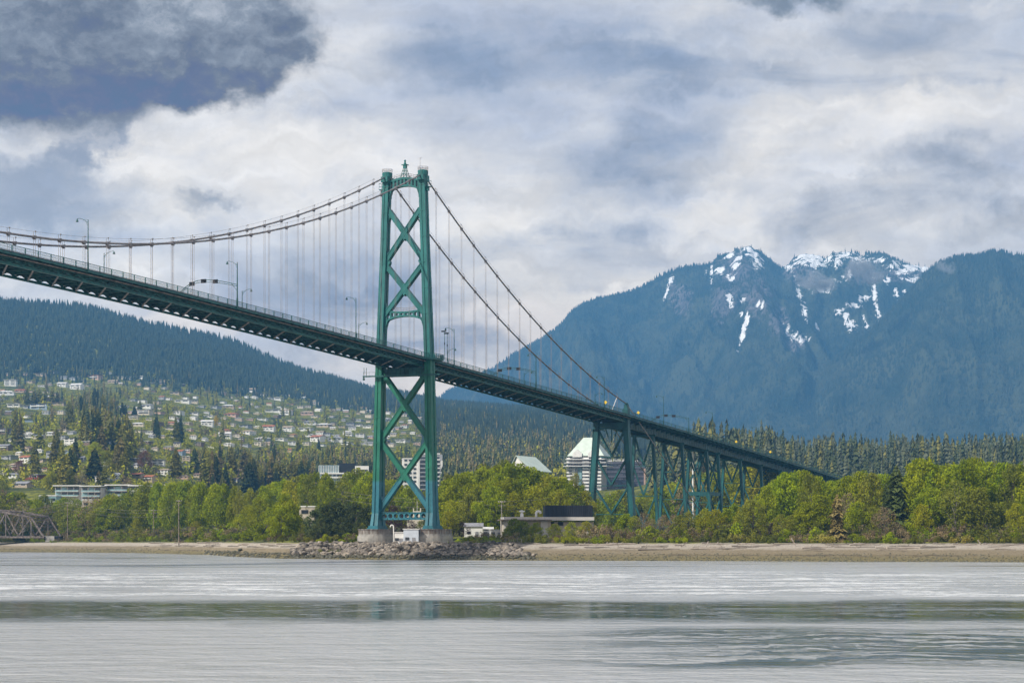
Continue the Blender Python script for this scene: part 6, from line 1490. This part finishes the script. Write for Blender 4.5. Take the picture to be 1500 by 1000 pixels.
# 8 beige service building with a charcoal roof screen, right of the tower
Yb = 700.; o = bld('service_building', 803, Yb, 'low beige service building with a charcoal roof screen at the shore', 'service building', R(5)); g0 = gz(803, Yb); k = Yb / F; r = lambda row: zpix(row, Yb) - g0; lx = lambda px: (px - 803) * k
bx(o, 'wall', (lx(772), 6, r(762) / 2 - 1), (70 * k, 12, r(762) + 2), M['beige']); bx(o, 'wall', (lx(838), 7, r(764) / 2 - 1), (66 * k, 11, r(764) + 2), M['beige'])
bx(o, 'roof_fascia', (lx(804), 6, r(759.3)), (133 * k, 13.5, 1.1), M['concl']); bx(o, 'canopy', (lx(769), 3, r(761.2)), (77 * k, 10, .35), M['wood'])
sc_ = MB(); n = 44
for i in range(n): sc_.box((lx(799) + (i + .5) * 71 * k / n, 2.2 + (.25 if i % 2 else 0), (r(739.5) + r(757)) / 2 - .0), (71 * k / n * .98, .12, r(739.5) - r(757)))
part(o, 'roof_screen', sc_, M['char']); bx(o, 'screen_core', (lx(835), 6.5, (r(740.5) + r(757)) / 2), (70 * k, 8, r(740.5) - r(757)), M['char'])
for a in (809, 822): bx(o, 'window', (lx(a), 1.4, r(766.5)), (7.5 * k, .4, 1.2), M['dark'])
bx(o, 'corner_pilaster', (lx(741), -.2, r(762) / 2 - 1), (7 * k, .5, r(762) + 1.8), M['concl']); bx(o, 'corner_pilaster', (lx(797), -.2, r(762) / 2 - 1), (10 * k, .5, r(762) + 1.8), M['concl'])
mb = MB(); mb.lathe((lx(766), 4, r(759)), [(.55, 0), (.55, 1.6), (.4, 1.6), (.4, 2.1), (1.0, 2.2), (.9, 2.5), (.1, 2.7)], 12); part(o, 'roof_vent', mb, M['white'])
mb = MB(); mb.tube([(lx(787), 4, r(759)), (lx(787), 4, r(750.5)), (lx(788.2), 4, r(748.8)), (lx(790.5), 4, r(748.2)), (lx(793), 4, r(749)), (lx(794), 4, r(751.5))], .42, 9); part(o, 'gooseneck_vent', mb, M['white'])
# 9 small white sheds and the pump house by the piers
def shed(px0, px1, top, eave, Yb, label, m=None, gable=True, yaw=0):
    pc = (px0 + px1) / 2; o = bld('shed', pc, Yb, label, 'shed', yaw); k = Yb / F; w = (px1 - px0) * k; r = lambda row: zpix(row, Yb) - gz(pc, Yb)
    he = max(1.2, r(eave)); hr = max(he + .5, r(top)); bx(o, 'wall', (0, 2.5, he / 2 - 1), (w, 5, he + 2), m or M['white'])
    rf = MB()
    if gable:
        for sy, y0 in ((-1, -.4), (1, 5.4)): rf.hexa([Vector(q) for z0 in (0, .15) for q in ((-w / 2 - .3, y0, he - .15 + z0), (w / 2 + .3, y0, he - .15 + z0), (w / 2 + .3, 2.5, hr + z0), (-w / 2 - .3, 2.5, hr + z0))])
    else: rf.box((0, 2.5, he + .12), (w + .5, 5.4, .24))
    part(o, 'roof', rf, RM['grey'] if m is None else RM['white']); bx(o, 'door', (w * .18, -.06, .9), (1.0, .12, 1.9), RM['grey']); bx(o, 'window', (-w * .25, -.06, 1.5), (1.2, .12, .9), M['win']); return o
shed(680, 707, 766, 770.5, 735., 'white gabled shed right of the tower'); shed(708, 722, 772, 774, 742., 'smaller grey roofed shed touching the right side of the white gabled shed', HM['grey']); shed(717, 738, 774, 776, 712., 'white flat shed left of the beige service building', M['white'], False)
shed(591, 613, 774, 775, 668., 'white flat roofed shed between the two tower piers', mat('shed_pale_blue', (.52, .57, .64), .6, var=.05), False); shed(578, 592, 779, 780, 670., 'lower white shed just right of the left pier', M['white'], False)
o = bld('pump_house', 608, 775., 'cream pump house with small roof turret behind the base strut', 'pump house'); k = 775 / F; r = lambda row: zpix(row, 775.) - gz(608, 775.)
bx(o, 'wall', (0, 3, r(757) / 2), (24 * k, 6, r(757)), M['cream']); bx(o, 'ledge', (0, 3, r(756.5)), (27 * k, 6.6, .4), M['cream']); bx(o, 'turret', (2.5 * k, 3, (r(748) + r(757)) / 2), (11 * k, 2.6, r(748) - r(757)), M['cream'])
for e in (-1, 1): bx(o, 'turret_post', (2.5 * k + e * 5.2 * k, 2, r(748)), (.4, .5, 2.0), M['cream'])
bx(o, 'window', (2.5 * k, 1.66, r(752)), (.9, .1, 1.0), M['dark']); mb = MB(); mb.tube([(2.5 * k, 3, r(748)), (2.5 * k, 3, r(733))], .06, 5); part(o, 'mast', mb, M['white'])
o = bld('vent_pipe', 576.5, 664., 'white gooseneck vent pipe standing beside the left pier', 'vent pipe'); g0 = gz(576.5, 664.); mb = MB(); h = zpix(771, 664.) - g0
mb.tube([(0, 0, -.5), (0, 0, h), (-.15, 0, h + .35), (-.5, 0, h + .5), (-.85, 0, h + .35), (-.98, 0, h - .1)], .2, 9); mb.lathe((0, 0, -.3), [(.4, 0), (.4, .5), (.22, .6)], 10); part(o, 'pipe', mb, M['white']); bx(o, 'base_block', (0, 0, -.1), (.9, .9, .7), M['concrete'])
# fence round the piers
o = bld('chain_fence', 600, 648., 'grey chain link fence in front of the tower piers', 'fence'); P0 = [at(px, 648. + (2 if px < 500 else 0)) for px in np.linspace(497, 764, 46)]; org = at(600, 648.)
pm = MB(); pm.tube([(0, 0, -.4), (0, 0, 2.0)], .045, 5); pm_me = pm.mesh('fence_post', M['rope'])
for p in P0: q = p - org; child('fence_post', pm_me, o, tuple(q))
for h in (.15, .7, 1.3, 1.95):
    mb = MB(); mb.tube([(q - org) + UP * h for q in P0], .022, 4); part(o, 'fence_wire', mb, M['rope'])
# utility poles and their wires
POLES = [(99, 735, 783, 1105., 'tallest pale utility pole by the railway bridge'), (225, 746, 783, 1060., 'utility pole in front of the blue clad block'), (262, 732, 790, 938., 'tall brown utility pole nearest the left beach'), (319, 747, 780, 1000., 'short greenish utility pole behind the left beach'), (735, 733, 765, 760., 'pale utility pole beside the charcoal roof screen')]
PT = []
for px, t, b, Y, lb in POLES:
    z = gz(px, Y); h = zpix(t, Y) - z; o = bld('utility_pole', px, Y, lb, 'utility pole', 0, None, 'utility poles along the shore railway'); mb = MB(); mb.tube([(0, 0, -.5), (0, 0, h)], [.26, .17], 7); part(o, 'pole', mb, M['wood'] if px != 735 else M['palebark'])
    for q in (.5, 1.7): mb = MB(); mb.beam((-1.3, 0, h - q), (1.3, 0, h - q), .14, .16); part(o, 'crossarm', mb, M['wood'])
    for q in (-1.1, -.4, .4, 1.1): mb = MB(); mb.lathe((q, 0, h - .42), [(.08, 0), (.1, .15), (.05, .3)], 6); part(o, 'insulator', mb, M['white'])
    PT.append((at(px, Y) + UP * (h - .2), h))
def wire(a, b, sag, label):
    mb = MB(); mb.tube([a.lerp(b, u) - UP * (sag * 4 * u * (1 - u)) for u in np.linspace(0, 1, 15)], .045, 4); o = mb.build('power_line', M['palebark'], None, org=tuple(a)); tag(o, label, 'power line', 'power lines along the shore')
far = at(-40, 1150, 20); R_ = PT[4][0]
seqp = [far] + [p for p, _ in PT[:4]] + [at(470, 930, gz(470, 930) + 20), R_, at(905, 800, gz(905, 800) + 19)]
nmz = ['left of the first pole', 'between the first two left poles', 'between the brown pole and the blue block pole', 'between the brown pole and the short pole', 'right of the short greenish pole', 'behind the tower legs', 'over the charcoal roof screen']
for (a, b), nm in zip(zip(seqp, seqp[1:]), nmz):
    for i, off in enumerate((0.0, -1.3, -3.2)): wire(a + UP * off, b + UP * off, 1.6, ('top', 'middle', 'lowest')[i] + ' power line ' + nm)

# old steel railway bridge at the far left
Yr = 1108.; o = bld('railway_bridge', 40, Yr, 'weathered grey through truss railway bridge at the far left shore', 'railway bridge'); org = ORG[o.name]; kk = Yr / F
def rb(px, row, plane): Y = Yr + plane * 5.5; return Vector((wx(px, Yr) + plane * 3.1, Y, zpix(row, Yr) + plane * .2)) - org
def rbar(a, b, w, name): mb = MB(); mb.beam(a, b, w, w * 1.1); part(o, name, mb, M['rust'])
TOPC = [(-90, 750), (-54, 747), (-16, 747), (21, 750), (58, 757)]; BOT = 786
for pl in (-1, 1):
    for a, b in zip(TOPC, TOPC[1:]): rbar(rb(*a, pl), rb(*b, pl), .85, 'top_chord')
    rbar(rb(58, 757, pl), rb(76, BOT - 1, pl), .85, 'end_post'); rbar(rb(-110, BOT, pl), rb(77, BOT, pl), .7, 'bottom_chord')
    for i, (c, row) in enumerate(TOPC):
        rbar(rb(c, row, pl), rb(c, BOT, pl), .42, 'vertical')
        if i < 4: rbar(rb(c, row, pl), rb(c + 18.5, BOT - 2, pl), .6, 'diagonal')
        if i > 0: rbar(rb(c, row, pl), rb(c - 18.5, BOT - 2, pl), .6, 'diagonal')
for c, row in TOPC: rbar(rb(c, row, -1), rb(c, row, 1), .5, 'top_strut')
for (a, b) in zip(TOPC, TOPC[1:]): rbar(rb(*a, -1), rb(*b, 1), .3, 'sway_brace')
for q in np.linspace(0, 1, 4): a = rb(58, 757, -1).lerp(rb(76, 785, -1), q * .5); b = rb(58, 757, 1).lerp(rb(76, 785, 1), q * .5); rbar(a, b, .35, 'portal_brace')
mb = MB(); mb.box((0, 0, 0), (75, 8.5, .8)); m_ = part(o, 'track_deck', mb, M['dark']); m_.location = rb(-18, 786.5, 0)
for px in (76, -12): bx(o, 'abutment', rb(px, 792, 0), (4.5, 10, 5), M['concrete'])

# ---------------------------------------------------------------- shore stones and drift logs
def rock_mesh(seed, m, nm='stone'):
    import bmesh
    rs = np.random.RandomState(seed); b = bmesh.new(); bmesh.ops.create_icosphere(b, subdivisions=1 if seed % 2 else 2, radius=.5)
    cuts = [(v / np.linalg.norm(v), rs.uniform(.26, .44)) for v in rs.normal(size=(9, 3))]
    for v in b.verts:
        p = np.array(v.co)
        for nrm, d in cuts:
            q = p @ nrm
            if q > d: p = p - nrm * (q - d)
        v.co = p * np.array([1.25, 1.0, .85])
    me = bpy.data.meshes.new(nm); b.to_mesh(me); b.free(); me.materials.append(m); return me
RKM = [rock_mesh(s, M['rock']) for s in range(200, 208)]; RKW = [rock_mesh(s, M['wetrock']) for s in range(220, 226)]
def riprap_edge(px): return lerp_tab(px, [(420, 0), (440, 3.0), (470, 4.6), (700, 5.0), (735, 4.0), (770, 1.5), (800, .3)])
spots = []
for i in range(1700):
    px = rnd.uniform(415, 782); d = rnd.random(); S = shoreY(px); Y = S + 3 + d * 43; zt_ = min(5.2, .2 + d * 5.6)
    if riprap_edge(px) < zt_ * .55: continue
    low = zt_ < 1.3; sz = rnd.uniform(.5, 1.2) if low else (rnd.uniform(1.2, 2.2) if rnd.random() < .35 else rnd.uniform(.5, 1.3)); spots.append((sz, px, Y, max(gz(px, Y), zt_ * .84) + sz * .10, low))
for i in range(160): 
    px = rnd.uniform(300, 440); S = shoreY(px); Y = S + rnd.uniform(1, 22); sz = rnd.uniform(.5, 1.2); spots.append((sz, px, Y, gz(px, Y) + sz * .15, True))
spots.sort(key=lambda q: -q[0])
def zone(px): return 'left end of the rock bank' if px < 470 else 'bank left of the piers' if px < 520 else 'bank below the left pier' if px < 575 else 'bank between the piers' if px < 620 else 'bank below the right pier' if px < 680 else 'bank right of the piers' if px < 730 else 'right end of the rock bank'
for sz, px, Y, z, low in spots[:240]:
    o = add('boulder', rnd.choice(RKW if low else RKM)); o.location = (wx(px, Y), Y, z); k = sz * 1.2; o.scale = (k, k * rnd.uniform(.8, 1.1), k * rnd.uniform(.7, 1.0)); o.rotation_euler = (rnd.uniform(-.5, .5), rnd.uniform(-.5, .5), rnd.random() * 6.28)
    o['category'] = 'boulder'; o['group'] = 'boulders in the rock bank'; LAB.append((o, ('weedy dark ' if low else 'big grey ' if sz > 1.75 else 'grey ') + ('boulder low' if z < 1.6 else 'boulder midway' if z < 3.2 else 'boulder high'), px, 'in the ' + zone(px)))
for i, (px, row, w, lb) in enumerate(((312, 805, 12, 'dark round boulder at the left of the shore cluster'), (323, 805, 14, 'largest dark boulder of the shore cluster'), (333, 806, 10, 'mid sized dark boulder in the middle of the shore cluster'), (344, 803, 12, 'dark boulder right in the shore cluster'), (352, 806, 8, 'smallest dark boulder at the right of the shore cluster'))):
    Y = 752.; k = w * Y / F; o = add('boulder', RKW[i % 6]); o.location = (wx(px, Y), Y, gz(px, Y) + k * .2); o.scale = (k, k, k * .8); o.rotation_euler = (0, 0, i); tag(o, lb, 'boulder', 'dark shore boulders')
def joined(name, meshes, S, m):
    Vs = []; Fs = []; b = 0
    src = []
    for me in meshes:
        v = np.empty(len(me.vertices) * 3, np.float32); me.vertices.foreach_get('co', v); f = np.array([list(p.vertices) for p in me.polygons]); src.append((v.reshape(-1, 3), f))
    for sz, px, Y, z, low in S:
        v, f = src[rnd.randrange(len(src))]; a = rnd.random() * 6.28; c, s = math.cos(a), math.sin(a); q = v * sz * 1.15
        Vs.append(np.stack([q[:, 0] * c - q[:, 1] * s + wx(px, Y), q[:, 0] * s + q[:, 1] * c + Y, q[:, 2] * rnd.uniform(.7, 1) + z], 1)); Fs.append(f + b); b += len(v)
    o = add(name, np_mesh(name, np.concatenate(Vs), np.concatenate(Fs), m)); tag(o, kind='stuff')
joined('riprap_stones', RKM, [q for q in spots[240:] if not q[4]], M['rock']); joined('shore_stones', RKW, [q for q in spots[240:] if q[4]], M['wetrock'])
peb = []
for i in range(2600):
    px = rnd.uniform(-10, 1515); S = shoreY(px); Y = S + rnd.random() ** 2 * 30; peb.append((rnd.uniform(.25, .6), px, Y, gz(px, Y) + .05, True))
joined('beach_stones', RKW[1::2], peb, M['wetrock'])
def log_mesh(seed, stub=True):
    rs = random.Random(seed); mb = MB(); n = 6; pts = [(i / n - .5, rs.uniform(-.02, .02), rs.uniform(-.008, .008)) for i in range(n + 1)]; mb.tube(pts, [.036 - .014 * i / n + rs.uniform(-.003, .003) for i in range(n + 1)], 7)
    if stub: mb.tube([(-.32, 0, .02), (-.28, .05, .09)], [.014, .008], 5); mb.tube([(.1, 0, .02), (.15, -.04, .07)], [.01, .006], 5)
    return mb.mesh('drift_log', M['drift'])
LGM = [log_mesh(s) for s in range(5)] + [log_mesh(9, False)]
LOGS = []
for i in range(74):
    px = rnd.choice((rnd.uniform(215, 425), rnd.uniform(745, 1500), rnd.uniform(800, 1500))); Y = shoreY(px) + rnd.uniform(42, 63); L = rnd.uniform(3, 11); LOGS.append((px, Y, L, rnd.gauss(0, .25), rnd.uniform(-.05, .05)))
LOGS += [(1036, 628, 1.8, .3, -1.1), (1054, 629, 1.6, .3, .7), (1163, 622, 2.8, .2, 1.0), (1002, 630, 2.2, .2, -.6), (905, 635, 1.4, 0, 1.2), (1435, 610, 1.8, .2, .9), (1340, 606, 16, .1, 0), (1308, 606, 10, .1, .02), (965, 622, 12, .1, 0)]
def lzone(px): return 'left of the boulder cluster' if px < 310 else 'left of the rock bank' if px < 430 else 'right of the rock bank' if px < 900 else 'on the beach below the viaduct' if px < 1130 else 'on the beach right of the viaduct' if px < 1300 else 'on the far right beach'
for px, Y, L, yaw, pitch in LOGS:
    o = add('drift_log', rnd.choice(LGM)); lift = abs(math.sin(pitch)) * L * .5; o.location = (wx(px, Y), Y, gz(px, Y) + .15 + lift * .9); o.scale = (L, max(5, L * .75), max(5, L * .75)); o.rotation_euler = (0, pitch, yaw); o['category'] = 'log'; o['group'] = 'driftwood along the beach'
    LAB.append((o, 'tilted pale drift log' if abs(pitch) > .3 else ('long pale drift log' if L > 7 else 'short pale drift log'), px, lzone(px)))
p = at(562, 642.); mb = MB(); mb.box(p + Vector((0, 0, .35)), (15, 2.2, .35)); mb.box(p + Vector((5.5, -.3, .7)), (7, 1.6, .35)); o = mb.build('shadow_ledge', mat('rust_shadow_brown', (.13, .065, .04), .8, var=.3, scale=.8), None, org=tuple(p)); tag(o, 'rusty brown ledge and its shadow line on the rock bank below the left pier', 'steel sheet')  # flat brown ledge, its shadow line put into the dark colour

# ---------------------------------------------------------------- wisps of cloud caught on the peaks
def wisp(px, row, Y, rx, ry, seed, dens, label):
    k = Y / F; m = bpy.data.materials.new('cloud_vapour'); m.use_nodes = True; nt = NT(m.node_tree); nt.n.clear(); out = nt.new('ShaderNodeOutputMaterial'); pv = nt.new('ShaderNodeVolumePrincipled')
    tc = nt.new('ShaderNodeTexCoord'); n = nt.noise(nt.vm('ADD', nt.vm('MULTIPLY', tc.outputs['Object'], (1.0, 1.0, .8)), (seed * 3.1, 0, 0)), 1.5, 6, .66, .4)
    r = nt.vm('LENGTH', tc.outputs['Object']); ln = nt.new('ShaderNodeVectorMath', operation='LENGTH'); nt.l.new(tc.outputs['Object'], ln.inputs[0]); r = ln.outputs['Value']
    d = nt.m('MULTIPLY', nt.step(nt.m('SUBTRACT', n, nt.m('MULTIPLY', nt.m('POWER', r, 2.0), .26)), .36, .56), dens); nt.l.new(d, pv.inputs['Density']); pv.inputs['Color'].default_value = (.95, .95, .97, 1); pv.inputs['Anisotropy'].default_value = .3
    nt.l.new(pv.outputs[0], out.inputs['Volume'])
    import bmesh
    b = bmesh.new(); bmesh.ops.create_icosphere(b, subdivisions=3, radius=1.0); me = bpy.data.meshes.new('cloud_wisp'); b.to_mesh(me); b.free(); me.materials.append(m)
    o = add('cloud_wisp', me); o.location = (wx(px, Y), Y, zpix(row, Y)); o.scale = (rx * k, rx * k * .8, ry * k); o['kind'] = 'stuff'
wisp(1196, 412, 7300., 36, 24, 1, .05, ''); wisp(1268, 397, 7300., 36, 28, 2, .05, ''); wisp(1385, 391, 7200., 20, 14, 3, .03, '')

# ---------------------------------------------------------------- labels for the many
ORDS = ['first', 'second', 'third', 'fourth', 'fifth', 'sixth', 'seventh', 'eighth', 'ninth', 'tenth', 'eleventh', 'twelfth', 'thirteenth', 'fourteenth', 'fifteenth', 'sixteenth', 'seventeenth', 'eighteenth', 'nineteenth', 'twentieth', 'twenty-first', 'twenty-second', 'twenty-third', 'twenty-fourth', 'twenty-fifth', 'twenty-sixth', 'twenty-seventh', 'twenty-eighth', 'twenty-ninth', 'thirtieth']
by = {}
for o, d, px, ph in LAB: by.setdefault((d, ph), []).append((px, o))
for (d, ph), L in by.items():
    L.sort(key=lambda q: q[0])
    for i, (px, o) in enumerate(L):
        o['label'] = f'{d} {ph}' if len(L) == 1 else f'{ORDS[min(i, 29)]} {d} from left {ph}'
